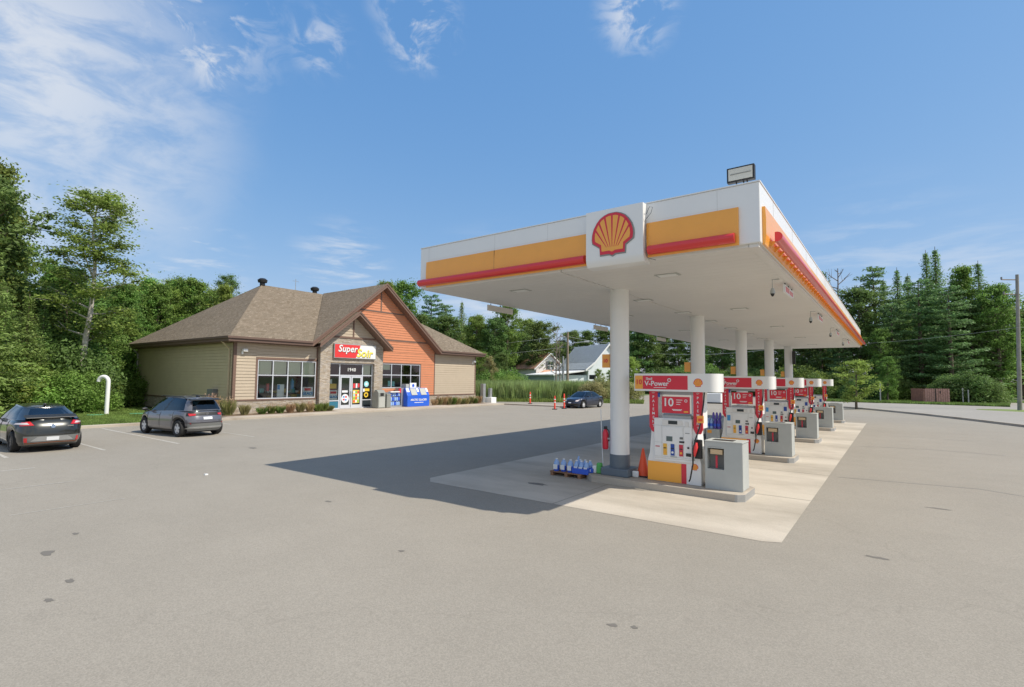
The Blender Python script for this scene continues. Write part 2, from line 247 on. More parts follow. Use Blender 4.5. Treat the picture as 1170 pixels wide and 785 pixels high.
# ---------------------------------------------------------------- mesh helpers
def root_loc(o):
    while o.parent: o = o.parent
    return o.location.copy()
class MB:
    def __init__(s): s.v = []; s.f = []
    def add(s, vs, fs):
        n = len(s.v); s.v += [tuple(x) for x in vs]; s.f += [tuple(n+i for i in f) for f in fs]; return s
    def box(s, x0, x1, y0, y1, z0, z1):
        x0, x1 = sorted((x0, x1)); y0, y1 = sorted((y0, y1)); z0, z1 = sorted((z0, z1))
        return s.add([(x0,y0,z0),(x1,y0,z0),(x1,y1,z0),(x0,y1,z0),(x0,y0,z1),(x1,y0,z1),(x1,y1,z1),(x0,y1,z1)], [(0,3,2,1),(4,5,6,7),(0,1,5,4),(1,2,6,5),(2,3,7,6),(3,0,4,7)])
    def quad(s, *p): return s.add(p, [tuple(range(len(p)))])
    def tube(s, pts, r, n=8, caps=True):
        pts = [Vector(p) for p in pts]; rs = r if isinstance(r, (list, tuple)) else [r]*len(pts); vs = []; fs = []
        prev = None
        for i, p in enumerate(pts):
            d = (pts[min(i+1, len(pts)-1)]-pts[max(i-1, 0)]).normalized()
            a = prev if prev else (Vector((0, 0, 1)) if abs(d.z) < .9 else Vector((1, 0, 0)))
            x = (a-d*a.dot(d)).normalized(); y = d.cross(x); prev = x
            for k in range(n): vs.append(p+(x*math.cos(2*PI*k/n)+y*math.sin(2*PI*k/n))*rs[i])
        for i in range(len(pts)-1):
            for k in range(n): fs.append((i*n+k, i*n+(k+1) % n, (i+1)*n+(k+1) % n, (i+1)*n+k))
        if caps: fs.append(tuple(range(n-1, -1, -1))); fs.append(tuple((len(pts)-1)*n+k for k in range(n)))
        return s.add(vs, fs)
    def cyl(s, x, y, z0, z1, r, n=24, r1=None): return s.tube([(x, y, z0), (x, y, z1)], [r, r if r1 is None else r1], n)
    def prism(s, poly, a0, a1, axis='z'):
        """poly of 2-tuples extruded on axis between a0 and a1"""
        def P(p, a): return {'z': (p[0], p[1], a), 'y': (p[0], a, p[1]), 'x': (a, p[0], p[1])}[axis]
        n = len(poly); vs = [P(p, a0) for p in poly]+[P(p, a1) for p in poly]
        return s.add(vs, [tuple(range(n-1, -1, -1)), tuple(range(n, 2*n))]+[(i, (i+1) % n, n+(i+1) % n, n+i) for i in range(n)])
    def slab(s, pts, t):
        """planar polygon given thickness t downward along its normal"""
        pts = [Vector(p) for p in pts]; nrm = (pts[1]-pts[0]).cross(pts[2]-pts[0]).normalized()
        if nrm.z < 0: nrm = -nrm
        n = len(pts); return s.add([*pts, *[p-nrm*t for p in pts]], [tuple(range(n)), tuple(range(2*n-1, n-1, -1))]+[(i, n+i, n+(i+1) % n, (i+1) % n) for i in range(n)])
    def build(s, name, m, parent=None, bevel=0., smooth=None, local=False, fix=True):
        me = bpy.data.meshes.new(name); off = Vector((0, 0, 0)) if (local or not parent) else root_loc(parent)
        me.from_pydata([(x-off.x, y-off.y, z-off.z) for x, y, z in s.v], [], s.f)
        for mm in (m if isinstance(m, list) else [m]): me.materials.append(mm)
        if fix and len(s.f) < 20000:
            import bmesh
            b = bmesh.new(); b.from_mesh(me); bmesh.ops.recalc_face_normals(b, faces=b.faces); b.to_mesh(me); b.free()
        me.update(); o = bpy.data.objects.new(name, me); COL.objects.link(o)
        if parent: o.parent = parent
        if smooth is not None:
            me.polygons.foreach_set('use_smooth', [True]*len(me.polygons)); me.set_sharp_from_angle(angle=R(smooth))
        if bevel:
            bm = o.modifiers.new('bevel', 'BEVEL'); bm.width = bevel; bm.segments = 2; bm.limit_method = 'ANGLE'; bm.angle_limit = R(40)
        return o
def tag(o, label, cat, group=None):
    o['label'] = label; o['category'] = cat
    if group: o['group'] = group
    return o
def thing(name, label, cat, loc=(0, 0, 0), rz=0, group=None):
    o = bpy.data.objects.new(name, None); COL.objects.link(o); o.location = loc; o.rotation_euler = (0, 0, rz); o.empty_display_size = .2
    return tag(o, label, cat, group)
def struct(o, kind='structure', label=None, cat=None):
    o['kind'] = kind
    if label: o['label'] = label; o['category'] = cat
    return o
def copy_tree(o, parent=None, depth=0):
    c = o.copy(); COL.objects.link(c)
    if parent: c.parent = parent
    for ch in list(o.children): copy_tree(ch, c)
    return c
def text(s, name, size, m, parent, org, xa=(0, 1, 0), ya=(0, 0, 1), bold=.0, shear=0., depth=.004, align='CENTER', sx=1., spacing=1.):
    """lettering as a mesh; org in world space, xa reading direction, ya up"""
    cu = bpy.data.curves.new(name, 'FONT'); cu.body = s; cu.size = size; cu.offset = bold; cu.shear = shear; cu.extrude = depth; cu.align_x = align; cu.align_y = 'CENTER'; cu.space_character = spacing; cu.resolution_u = 3
    to = bpy.data.objects.new(name, cu); COL.objects.link(to); bpy.context.view_layer.update()
    me = bpy.data.meshes.new_from_object(to.evaluated_get(bpy.context.evaluated_depsgraph_get())); bpy.data.objects.remove(to); bpy.data.curves.remove(cu)
    xa = Vector(xa); ya = Vector(ya); za = xa.cross(ya); off = root_loc(parent); o_ = Vector(org)-off
    for v in me.vertices: v.co = o_+xa*v.co.x*sx+ya*v.co.y+za*v.co.z
    me.materials.clear(); me.materials.append(m); me.name = name
    o = bpy.data.objects.new(name, me); COL.objects.link(o); o.parent = parent; return o
PRED = [(0,.5),(.1,.495),(.2,.46),(.3,.4),(.38,.31),(.45,.19),(.49,.06),(.5,-.06),(.485,-.16),(.31,-.28),(.30,-.46),(.08,-.46),(0,-.5)]
def shell_emblem(parent, org, w, xa=(1, 0, 0), ya=(0, 0, 1), simple=False, d=.008, rim=True):
    xa = Vector(xa); ya = Vector(ya); za = xa.cross(ya); org = Vector(org)
    full = PRED+[(-x, y) for x, y in PRED[-2:0:-1]]
    def P(x, y, z): return org+xa*x*w+ya*y*w*.96+za*z
    def lay(mb, poly, z0, z1):
        n = len(poly); mb.add([P(x, y, z0) for x, y in poly]+[P(x, y, z1) for x, y in poly], [tuple(range(n)), tuple(range(n, 2*n))]+[(i, (i+1) % n, n+(i+1) % n, n+i) for i in range(n)])
    if rim and not simple:
        b = MB(); lay(b, [(x*1.05+.012, y*1.05-.012) for x, y in full], 0, d*.6); b.build('emblem_rim', GREYP, parent)
    b = MB(); lay(b, full, 0, d); b.build('emblem_red', REDP, parent)
    inner = [(x*.86, y*.86+.012) for x, y in full]
    y_ = MB(); lay(y_, inner, d*.5, d*1.5); y_.build('emblem_yellow', YEL, parent)
    r = MB()
    for k in range(-3, 4) if not simple else range(-2, 3, 1):
        if k in (): continue
        a = R(90-k*(22 if not simple else 28)); bx, by = k*.045, -.30
        tx, ty = math.cos(a)*.47, math.sin(a)*.44+.0
        if k == 0 and not simple: tx = 0
        nx, ny = -(ty-by), tx-bx; l = math.hypot(nx, ny); nx /= l; ny /= l
        tw, bw = .022, .005
        lay(r, [(bx-nx*bw, by-ny*bw), (bx+nx*bw, by+ny*bw), (tx+nx*tw, ty+ny*tw), (tx-nx*tw, ty-ny*tw)], d*1.2, d*1.8)
    r.build('emblem_rib', REDP, parent)

# ================================================================ SETTING
g = MB(); g.quad((-1200, -1200, -.02), (1200, -1200, -.02), (1200, 1200, -.02), (-1200, 1200, -.02)); struct(g.build('ground', FIELD))
lot = [(-30, -60), (60, -60), (90, 60), (60, 110), (40, 100), (12, 93), (7, 84), (-2, 76.5), (-8, 79), (-12, 90), (-18, 130), (-28, 130), (-33, 84), (-29.5, 62), (-30, 52.5), (-35, 49.5), (-38, 44.6), (-62, 41), (-62, 39.4), (-30, 39.4)]
a = MB(); a.add([(x, y, 0) for x, y in lot], [tuple(range(len(lot)))]); struct(a.build('parking_lot', ASPH))
ln = MB(); ln.quad((-90, -60, -.012), (-30, -60, -.012), (-30, 15, -.012), (-90, 15, -.012)); struct(ln.build('lawn', LAWN))
rd = MB(); rd.quad((5, 100, -.008), (120, 100, -.008), (120, 112, -.008), (5, 112, -.008)); struct(rd.build('side_road', ROADM))
# pad with control joints
px0, px1, py0, py1 = -9.41, -1.5, 8.97, 38.16
p = MB(); g_ = .012; ys = [py0]+[py0+k*(py1-py0)/8 for k in range(1, 8)]+[py1]; xs = [px0, -5.6, px1]
for i in range(8):
    for j in range(2):
        x0, x1, y0, y1 = xs[j]+(g_ if j else 0), xs[j+1]-(0 if j else g_), ys[i]+(g_ if i else 0), ys[i+1]-(g_ if i < 7 else 0)
        if i == 0 and j == 0: p.quad((x0+.35, y0, .004), (x1, y0, .004), (x1, y1, .004), (x0, y1, .004), (x0, y0+.35, .004))
        elif i == 0: p.quad((x0, y0, .004), (x1-.25, y0, .004), (x1, y0+.12, .004), (x1, y1, .004), (x0, y1, .004))
        else: p.quad((x0, y0, .004), (x1, y0, .004), (x1, y1, .004), (x0, y1, .004))
struct(p.build('concrete_pad', CONC))
# sidewalk, kerbs
k = MB(); k.prism([(-60, -.02), (-33.25, -.02), (-33.25, .12), (-60, .12)], 39.3, 39.4, 'y'); 
k = MB(); k.box(-30.18, -30, -60, 39.4, -.02, .13); k.box(-30.3, -30.18, -60, 14.6, -.02, .126); struct(k.build('curb', CURB, bevel=.02))
w = MB(); w.box(-33.2, -30.182, 21.9, 33.0, -.02, .115); w.box(-31.3, -30.182, 14.0, 21.9, -.02, .118); w.box(-31.3, -30.182, 33, 39.4, -.02, .118); w.box(-33.2, -31.3, 38.8, 39.4, -.02, .118); struct(w.build('sidewalk', WALK))
s = MB(); s.box(-33.2, -31.3, 14.6, 21.9, -.02, .10); s.box(-33.2, -31.3, 33, 38.8, -.02, .10); struct(s.build('planting_bed', SOIL))
# far kerb on the right
kp = [(-5.0, 60.6), (-3.4, 58.8), (-1.5, 56.4), (.4, 53.3), (1.9, 50.7), (4.1, 46.2), (5.9, 41.9), (7.6, 37), (8.6, 31)]
fk = MB()
for (ax, ay), (bx_, by_) in zip(kp, kp[1:]):
    d = Vector((bx_-ax, by_-ay, 0)).normalized(); n = Vector((-d.y, d.x, 0))*.09; A = Vector((ax, ay, 0)); B = Vector((bx_, by_, 0))
    vs = [A-n, B-n, B+n, A+n]; fk.add([(*q.xy, -.01) for q in vs]+[(*q.xy, .14) for q in vs], [(4, 5, 6, 7), (0, 1, 5, 4), (2, 3, 7, 6), (0, 4, 7, 3), (1, 2, 6, 5)])
struct(fk.build('curb', CURB))
# shoulder beyond the far kerb, slightly lighter, with grass patch at pole
sh = MB(); sh.add([(-5.2, 61, .004), (-3.5, 59, .004), (-1.6, 56.6, .004), (.3, 53.5, .004), (1.8, 50.9, .004), (4, 46.4, .004), (5.8, 42.1, .004), (7.5, 37.2, .004), (8.5, 31, .004), (60, 31, .004), (60, 100, .004), (40, 99, .004), (12, 92.4, .004), (7, 83.4, .004), (-2, 76, .004), (-7.6, 78, .004)], [tuple(range(16))]); struct(sh.build('road', ROADM))
gp = MB()
gpts = []
for k_ in range(18):
    an = 2*PI*k_/18; gpts.append((9.6+3.1*math.cos(an)*(1+.2*rnd.random()), 66.8+2.4*math.sin(an)*(1+.2*rnd.random()), .012))
gp.add(gpts, [tuple(range(18))]); struct(gp.build('grass_patch', LAWN))
# median tongue beyond the store
md = MB(); md.prism([(-30.3, 39.4), (-24.4, 40.0), (-22.6, 42.6), (-22.9, 44.1), (-24.5, 43.6), (-30.3, 43.0)], -.01, .09); 
md = MB(); md.prism([(-30.18, 39.3), (-24.2, 39.7), (-22.9, 40.4), (-22.9, 40.8), (-24.2, 40.9), (-30.18, 39.9)], -.01, .12); struct(md.build('curb', CURB, bevel=.02))
# painted bay lines
lm = MB()
for (x0, x1, y, wd) in ((-29.6, -21.1, 8.08, .1), (-29.6, -21.0, 5.86, .09), (-29.6, -21.2, 3.55, .1), (-24, -21.2, 10.9, .06), (-29.6, -27.5, 12.9, .09)):
    lm.quad((x0, y-wd/2, .004), (x1, y-wd/2, .004), (x1, y+wd/2, .004), (x0, y+wd/2, .004))
for (x, y0, y1, wd) in ((-18.45, -4, 3.65, .08), (-15.5, -4, 3.8, .045), (-12.6, 2.2, 3.9, .03)):
    lm.quad((x-wd/2, y0, .004), (x+wd/2, y0, .004), (x+wd/2, y1, .004), (x-wd/2, y1, .004))
for k_ in range(5):
    y = 23.6+k_*2.6; lm.quad((-29.4, y, .004), (-27.8+rnd.random(), y, .004), (-27.8, y+.04, .004), (-29.4, y+.04, .004))
struct(lm.build('painted_line', LINE))
# dark stains and cracks in the asphalt
def stain(x, y, rx, ry, m=TARM, z=.003, an=0., n=14):
    b = MB(); pts = []
    for i in range(n):
        t = 2*PI*i/n; r = 1+rnd.uniform(-.35, .3); px_, py_ = rx*r*math.cos(t), ry*r*math.sin(t)
        pts.append((x+px_*math.cos(an)-py_*math.sin(an), y+px_*math.sin(an)+py_*math.cos(an), z))
    b.add(pts, [tuple(range(n))]); return b
# ================================================================ STORE
BX = -33.2; BY0, BY1, BK = 15.6, 38.7, -49.4
store = thing('convenience_store', 'single storey tan and orange clad shop with hipped brown shingle roof and stone entrance', 'building', (BX, 27, 0))
def siding(mb, axis, c, u0f, u1f, z0, z1, out=1, h=.2):
    """lapped boards on plane axis=c; u0f,u1f functions of z"""
    z = z0
    while z < z1-1e-3:
        zt_ = min(z+h, z1); t = zt_-.028; a0, a1, b0, b1 = u0f(z), u1f(z), u0f(t), u1f(t)
        if a1-a0 > .02:
            if b1 < b0: b0 = b1 = (b0+b1)/2
            lo, hi = c+out*.034, c+out*.026
            if axis == 'x': A = [(lo, a0, z), (lo, a1, z), (hi, b1, t), (hi, b0, t)]; B = [(c, a0, z), (c, a1, z)]
            else: A = [(a0, lo, z), (a1, lo, z), (b1, hi, t), (b0, hi, t)]; B = [(a0, c, z), (a1, c, z)]
            mb.add(A+B, [(0, 1, 2, 3), (4, 5, 1, 0)])
        z = zt_
C_ = lambda v: (lambda z: v)
WZ0, WZ1 = 1.0, 3.55
# structural core walls behind the boards
co = MB()
co.box(BX-.2, BX, BY0+.0, 17.1, .1, 4.6); co.box(BX-.2, BX, 17.1, 21.3, .1, WZ0); co.box(BX-.2, BX, 17.1, 21.3, WZ1, 4.6); co.box(BX-.2, BX, 21.3, 22.25, .1, 4.6)
co.box(BX-.2, BX, 26.2, 27.15, .1, 4.6); co.box(BX-.2, BX, 22.25, 26.2, 3.5, 4.6); co.box(BX-.2, BX, 27.15, 31.35, .1, 1.62); co.box(BX-.2, BX, 27.15, 31.35, 3.58, 4.6); co.box(BX-.2, BX, 31.35, BY1, .1, 4.6)
co.box(BK, BX-.2, BY0, BY0+.2, .05, 4.6); co.box(BK, BX-.2, BY1-.2, BY1, .05, 4.6); co.box(BK, BK+.2, BY0+.2, BY1-.2, .05, 4.6)
co.build('wall', SIDL, store)
for (ya, yb, za) in ((BY0, 16.97, 1.0), (16.97, 21.4, 3.72), (33.12, BY1, 1.0)): sd = MB(); siding(sd, 'x', BX, C_(ya), C_(yb), za, 4.6); sd.build('front_siding', SID, store, fix=False)
for yy, oo in ((BY0, -1), (BY1, 1)): sd = MB(); siding(sd, 'y', yy, C_(BK), C_(BX), .95, 4.6, oo); sd.build('side_siding', SIDL, store, fix=False)
PK, FT0, FT1, PZ, FZ = 26.95, 20.6, 33.3, 9.9, 4.83
sl_ = (PZ-FZ)/(PK-FT0)
lo_ = lambda z: max(21.5, PK-(PZ-.12-z)/sl_); hi_ = lambda z: min(33.05, PK+(PZ-.12-z)/sl_)
sd = MB(); siding(sd, 'x', BX, C_(26.9), C_(33.05), 1.0, 1.6); siding(sd, 'x', BX, C_(31.46), C_(33.05), 1.6, 3.7); siding(sd, 'x', BX, C_(26.9), C_(33.05), 3.7, 4.6); siding(sd, 'x', BX, lo_, hi_, 4.6, 9.6)
sd.build('gable_siding', SIDO, store, fix=False)
gw = MB(); gw.add([(BX-.01, 20.9, 4.6), (BX-.01, 33.05, 4.6), (BX-.01, PK, 9.75)], [(0, 1, 2)]); gw.build('gable_backing', SIDL, store)
st = MB(); e = .03
for bb in ((BX-.01, BX+.06, BY0-.06, 21.4), (BX-.01, BX+.06, 27.02, BY1+.06), (BK, BX-.01, BY0-.06, BY0+.01), (BK, BX-.01, BY1-.01, BY1+.06)): st = MB(); st.box(*bb, .05, .9); st.build('stone_base', STONE, store)
SF = BX+.34
st = MB(); st.box(BX-.01, SF, 21.42, 22.25, .05, 5.36); st.box(BX-.01, SF, 26.2, 27.02, .05, 5.36); st.box(BX-.01, SF, 22.25, 26.2, 3.52, 5.36); st.build('stone_portico', STONE, store)
sp_, sf0, sf1, spz, sfz = 24.15, 20.95, 27.35, 7.33, 4.78
ss = (spz-sfz)/(sp_-sf0)
sd = MB(); siding(sd, 'x', SF-.04, lambda z: sp_-(spz-.1-z)/ss, lambda z: sp_+(spz-.1-z)/ss, 5.5, 7.2); sd.build('portico_siding', SID, store, fix=False)
sb = MB(); sb.add([(SF-.05, 21.6, 5.3), (SF-.05, 26.7, 5.3), (SF-.05, sp_, 7.25)], [(0, 1, 2)]); sb.build('portico_backing', SIDL, store)
# timber trim
tr = MB(); X0 = BX+.005
tr.box(X0-.02, BX+.05, BY0-.05, BY0+.13, .9, 4.6); tr.box(BX-.14, BX+.048, BY0-.052, BY0-.0, .9, 4.6)
tr.box(X0, BX+.09, BY0-.09, 21.42, .9, 1.0); tr.box(BK-.02, BX+.088, BY0-.1, BY0-.0, .86, .96)
tr.box(X0, BX+.09, 27.02, BY1+.09, .9, 1.0)
tr.box(X0, BX+.05, 16.97, 17.1, 1.0, 3.7); tr.box(X0, BX+.05, 17.1, 21.42, 3.57, 3.72); tr.box(X0, BX+.05, 21.3, 21.42, 1.0, 4.6)
tr.box(X0, BX+.05, 33.05, 33.14, 1.0, 4.6); tr.box(X0, BX+.05, BY1-.1, BY1+.05, 1.0, 4.6); tr.box(BK-.05, BK+.05, BY0-.04, BY0, .9, 4.6)
tr.box(X0, BX+.045, 26.95, 31.46, 3.6, 3.7); tr.box(X0, BX+.045, 31.37, 31.46, 1.6, 3.6)
tr.build('trim', TRIM, store)
tb = MB(); tb.box(X0, BX+.05, 26.0, 32.4, 5.46, 5.58); tb.box(X0, BX+.05, 24.4, 29.5, 7.68, 7.8); tb.box(X0, BX+.048, PK-.06, PK+.06, 7.8, 9.5); tb.build('gable_band', TRIM, store)
tb = MB(); tb.box(SF-.05, SF+.05, 21.75, 26.55, 5.36, 5.5); tb.box(SF-.04, SF+.04, sp_-.05, sp_+.05, 5.5, 7.1); tb.build('portico_band', TRIM, store)
# roof: hip + cross gable
ex0, ex1, ey0, ey1, ez, rx, rz = -32.55, -50.1, 14.95, 39.35, 4.9, -41.25, 9.9
r0, r1_ = (rx, 21.3, rz), (rx, 33.0, rz); c = [(ex0, ey0, ez), (ex0, ey1, ez), (ex1, ey1, ez), (ex1, ey0, ez)]
rf = MB()
rf.add([c[0], c[1], c[2], c[3], r0, r1_, (ex0, FT0, ez), (ex0, FT1, ez), (rx, PK, rz)], [(0, 6, 8, 4), (7, 1, 5, 8), (0, 4, 3), (1, 2, 5), (2, 3, 4, 8, 5)])
roof = rf.build('roof', SHING, store)
gq = MB(); GX = ex0+.03; Q = (rx, PK, rz)
gq.slab([(GX, FT0, FZ+.08), (GX, PK, PZ+.08), (rx+.02, PK, PZ+.08)], .05); gq.slab([(GX, FT1, FZ+.08), (GX, PK, PZ+.08), (rx+.02, PK, PZ+.08)], .05); gq.build('gable_roof', SHING, roof)
SX = -32.15
gq = MB(); gq.slab([(SX, sf0, sfz+.06), (SX, sp_, spz+.06), (BX, sp_, spz+.06), (BX, sf0, sfz+.06)], .06); gq.slab([(SX, sf1, sfz+.06), (SX, sp_, spz+.06), (BX, sp_, spz+.06), (BX, sf1, sfz+.06)], .06); gq.build('portico_roof', SHING, roof)
def rake(mb, x, w, a, b, d):
    (ya, za), (yb, zb_) = a, b
    mb.add([(x, ya, za), (x, yb, zb_), (x, yb, zb_-d), (x, ya, za-d), (x-w, ya, za), (x-w, yb, zb_), (x-w, yb, zb_-d), (x-w, ya, za-d)], [(0, 1, 2, 3), (7, 6, 5, 4), (0, 4, 5, 1), (3, 2, 6, 7), (0, 3, 7, 4), (1, 5, 6, 2)])
ga = MB()
rake(ga, GX+.03, .05, (FT0-.05, FZ+.08), (PK, PZ+.12), .34); rake(ga, GX+.03, .05, (FT1+.05, FZ+.08), (PK, PZ+.12), .34); rake(ga, GX+.07, .04, (FT0-.05, FZ+.1), (PK, PZ+.14), .15); rake(ga, GX+.07, .04, (FT1+.05, FZ+.1), (PK, PZ+.14), .15)
ga.build('rake_board', TRIM, roof)
ga = MB(); rake(ga, SX+.03, .05, (sf0-.05, sfz+.06), (sp_, spz+.1), .32); rake(ga, SX+.03, .05, (sf1+.05, sfz+.06), (sp_, spz+.1), .32); rake(ga, SX+.07, .04, (sf0-.05, sfz+.08), (sp_, spz+.12), .14); rake(ga, SX+.07, .04, (sf1+.05, sfz+.08), (sp_, spz+.12), .14)
ga.build('rake_board', TRIM, roof)
# soffits under gables
sf = MB(); sf.slab([(GX, FT0, FZ-.22), (GX, PK, PZ-.2), (BX-.02, PK, PZ-.2), (BX-.02, FT0, FZ-.22)], .03); sf.slab([(GX, FT1, FZ-.22), (GX, PK, PZ-.2), (BX-.02, PK, PZ-.2), (BX-.02, FT1, FZ-.22)], .03)
sf.slab([(SX, sf0, sfz-.2), (SX, sp_, spz-.18), (BX, sp_, spz-.18), (BX, sf0, sfz-.2)], .03); sf.slab([(SX, sf1, sfz-.2), (SX, sp_, spz-.18), (BX, sp_, spz-.18), (BX, sf1, sfz-.2)], .03)
sf.box(ex1+.06, ex0-.06, ey0+.06, BY0+.1, 4.58, 4.61); sf.box(ex1+.06, ex0-.06, BY1-.1, ey1-.06, 4.58, 4.61); sf.box(BX-.1, ex0-.06, BY0+.1, FT0, 4.58, 4.61); sf.box(BX-.1, ex0-.06, FT1, BY1-.1, 4.58, 4.61)
sf.build('soffit', TRIM, roof)
gu = MB(); gu.box(ex0-.06, ex0+.06, ey0-.06, FT0-.05, 4.62, 4.88); gu.box(ex0-.06, ex0+.06, FT1+.05, ey1+.06, 4.62, 4.88); gu.box(ex1-.06, ex0-.06, ey0-.06, ey0+.06, 4.62, 4.88); gu.box(ex1-.06, ex0-.06, ey1-.06, ey1+.06, 4.62, 4.88); gu.box(ex1-.06, ex1+.06, ey0+.06, ey1-.06, 4.62, 4.88)
gu.box(ex0+.06, ex0+.14, ey0-.14, FT0-.05, 4.80, 4.93); gu.box(ex0+.06, ex0+.14, FT1+.05, ey1+.14, 4.80, 4.93); gu.box(ex1-.1, ex0+.06, ey0-.14, ey0-.06, 4.80, 4.93)
gu.build('gutter', TRIMD, roof)
for (x, y, z) in ((rx, 21.35, 9.85), (rx-.5, PK-.55, 9.95)):
    v = MB(); v.cyl(x, y, z, z+.25, .2, 16); v.cyl(x, y, z+.25, z+.45, .34, 20, .38); v.cyl(x, y, z+.45, z+.58, .38, 20, .22); v.build('roof_vent', BLACK, roof, smooth=40)
v = MB(); v.tube([(rx-1.2, PK-2, 9.6), (rx-1.2, PK-2, 11.1)], .025, 5); v.tube([(rx-1.2, PK-2.3, 10.9), (rx-1.2, PK-1.7, 10.9)], .015, 5); v.build('antenna', METAL, roof)
# downspouts
for (x, y, t) in ((BX-.45, BY0-.1, SIDL), (BK+.25, BY0-.1, METAL)):
    d = MB(); d.box(x-.05, x+.05, y-.05, y+.04, .1, 4.2); d.tube([(x, y, 4.17), (x, y-.25, 4.42), (x, ey0+.03, 4.66)], .05, 6); d.build('downspout', t, store)
# wall lamps
for (y) in (16.05, 38.25):
    wl_ = MB(); wl_.box(BX+.02, BX+.1, y-.04, y+.06, 3.85, 4.05); wl_.box(BX+.05, BX+.28, y-.02, y+.26, 4.03, 4.2); wl_.build('wall_lamp', HWHITE, store, bevel=.01)
ub = MB(); ub.box(-35.9, -35.1, BY0-.36, BY0-.03, .55, 1.62); ub.build('meter_box', CABD, store, bevel=.02)
# windows
def grid_window(name, x, y0, y1, z0, z1, ycuts, zcuts, par, fr=.06, dep=.08, blinds=None):
    f = MB(); xo = x+.02
    f.box(xo-dep, xo, y0, y1, z0, z0+fr); f.box(xo-dep, xo, y0, y1, z1-fr, z1); f.box(xo-dep, xo, y0, y0+fr, z0+fr, z1-fr); f.box(xo-dep, xo, y1-fr, y1, z0+fr, z1-fr)
    for yc in ycuts: f.box(xo-dep+.004, xo-.004, yc-fr/2, yc+fr/2, z0+fr, z1-fr)
    ye = [y0]+list(ycuts)+[y1]
    for zc in zcuts:
        for a_, b_ in zip(ye, ye[1:]): f.box(xo-dep+.008, xo-.008, a_+fr/2, b_-fr/2, zc-fr/2, zc+fr/2)
    w_ = f.build(name, FRAME, par)
    gl = MB(); gl.quad((x-.02, y0+.02, z0+.02), (x-.02, y1-.02, z0+.02), (x-.02, y1-.02, z1-.02), (x-.02, y0+.02, z1-.02)); gl.build('pane', SGLASS, w_)
    return w_
w1 = grid_window('window', BX, 17.1, 21.3, WZ0, WZ1, (18.15, 19.2, 20.25), (2.55,), store)
bl = MB()
for i in range(4): bl.box(BX-.14, BX-.12, 17.17+i*1.05, 18.09+i*1.05, 2.60 if i != 3 else 2.45, 3.5)
bl.build('blind', BLIND, w1)
w2 = grid_window('window', BX, 27.15, 31.37, 1.62, 3.6, (28.2, 29.25, 30.3), (2.68,), store)
bl = MB(); bl.box(BX-.14, BX-.12, 27.25, 28.15, 3.1, 3.5); bl.build('blind', BLIND, w2)
dw = grid_window('entrance_window', BX+.1, 22.25, 26.2, .12, 3.5, (23.2, 25.25), (2.6,), store, fr=.08)
bl = MB(); bl.box(BX-.06, BX-.04, 25.32, 26.1, 2.66, 3.42); bl.build('blind', BLIND, dw)
# low solid panels & mid rails at the sides
for ya in (22.33, 25.29): f = MB(); f.box(BX+.04, BX+.118, ya, ya+.83, .70, .77); f.build('rail', FRAME, dw)
f = MB(); f.box(BX+.05, BX+.09, 22.33, 23.16, .2, .70); f.build('lower_panel', mat('panel_teal', (.03, .16, .24), .3), dw); f = MB(); f.box(BX+.05, BX+.09, 25.29, 26.12, .2, .70); f.build('lower_panel', DARK, dw)
text('1940', 'house_number', .36, HWHITE, dw, (BX+.13, 24.22, 3.02), bold=.004, spacing=1.12)
for (y0, y1, hs) in ((23.26, 24.2, 1), (24.24, 25.19, -1)):
    f = MB(); x0, x1 = BX+.075, BX+.135; fr = .12
    f.box(x0, x1, y0, y0+fr, .14, 2.54); f.box(x0, x1, y1-fr, y1, .14, 2.54); f.box(x0, x1, y0+fr, y1-fr, 2.42, 2.54); f.box(x0, x1, y0+fr, y1-fr, .14, .40)
    d = f.build('door', FRAME, store, bevel=.006); gl = MB(); gl.quad((x0+.03, y0+fr, .4), (x0+.03, y1-fr, .4), (x0+.03, y1-fr, 2.42), (x0+.03, y0+fr, 2.42)); gl.build('pane', SGLASS, d)
    h = MB(); yh = y1-.07 if hs == 1 else y0+.07; h.tube([(x1, yh, 1.0), (x1+.06, yh, 1.0), (x1+.06, yh, 1.4), (x1, yh, 1.4)], .014, 6); h.build('handle', CHROM, d)
# interior
it = MB(); x2 = BX-4.5
it.box(x2, BX-.2, BY0+.25, 38.4, .06, .1); it.box(x2-.1, x2, BY0+.25, 38.4, .1, 4.5); it.box(x2, BX-.2, BY0+.25, 38.4, 4.45, 4.5); it.build('interior_room', INTW, store)
items = [mat('goods_%s' % n, c, .5) for n, c in (('red', (.5, .05, .05)), ('blue', (.05, .2, .5)), ('white', (.7, .7, .68)), ('yellow', (.7, .5, .08)), ('teal', (.1, .4, .4)), ('brown', (.3, .15, .08)))]
shf = MB(); prods = []
for (ya, yb) in ((17.2, 21.2), (27.3, 31.2), (22.6, 25.8)):
    for row in range(1):
        xx = BX-.9-row*1.4
        for z in (.55, .95, 1.35):
            shf.box(xx-.35, xx, ya, yb, z-.03, z)
            y = ya+.05
            while y < yb-.2:
                wdt = rnd.uniform(.16, .42)
                if rnd.random() < .8: prods.append((MB().box(xx-.3, xx-.05, y, y+wdt, z+.001, z+rnd.uniform(.12, .33)), items[rnd.randrange(len(items))]))
                y += wdt+.03
shelf = shf.build('shelf', INTW, store)
for cmb, m_ in prods: cmb.build('product', m_, shelf)
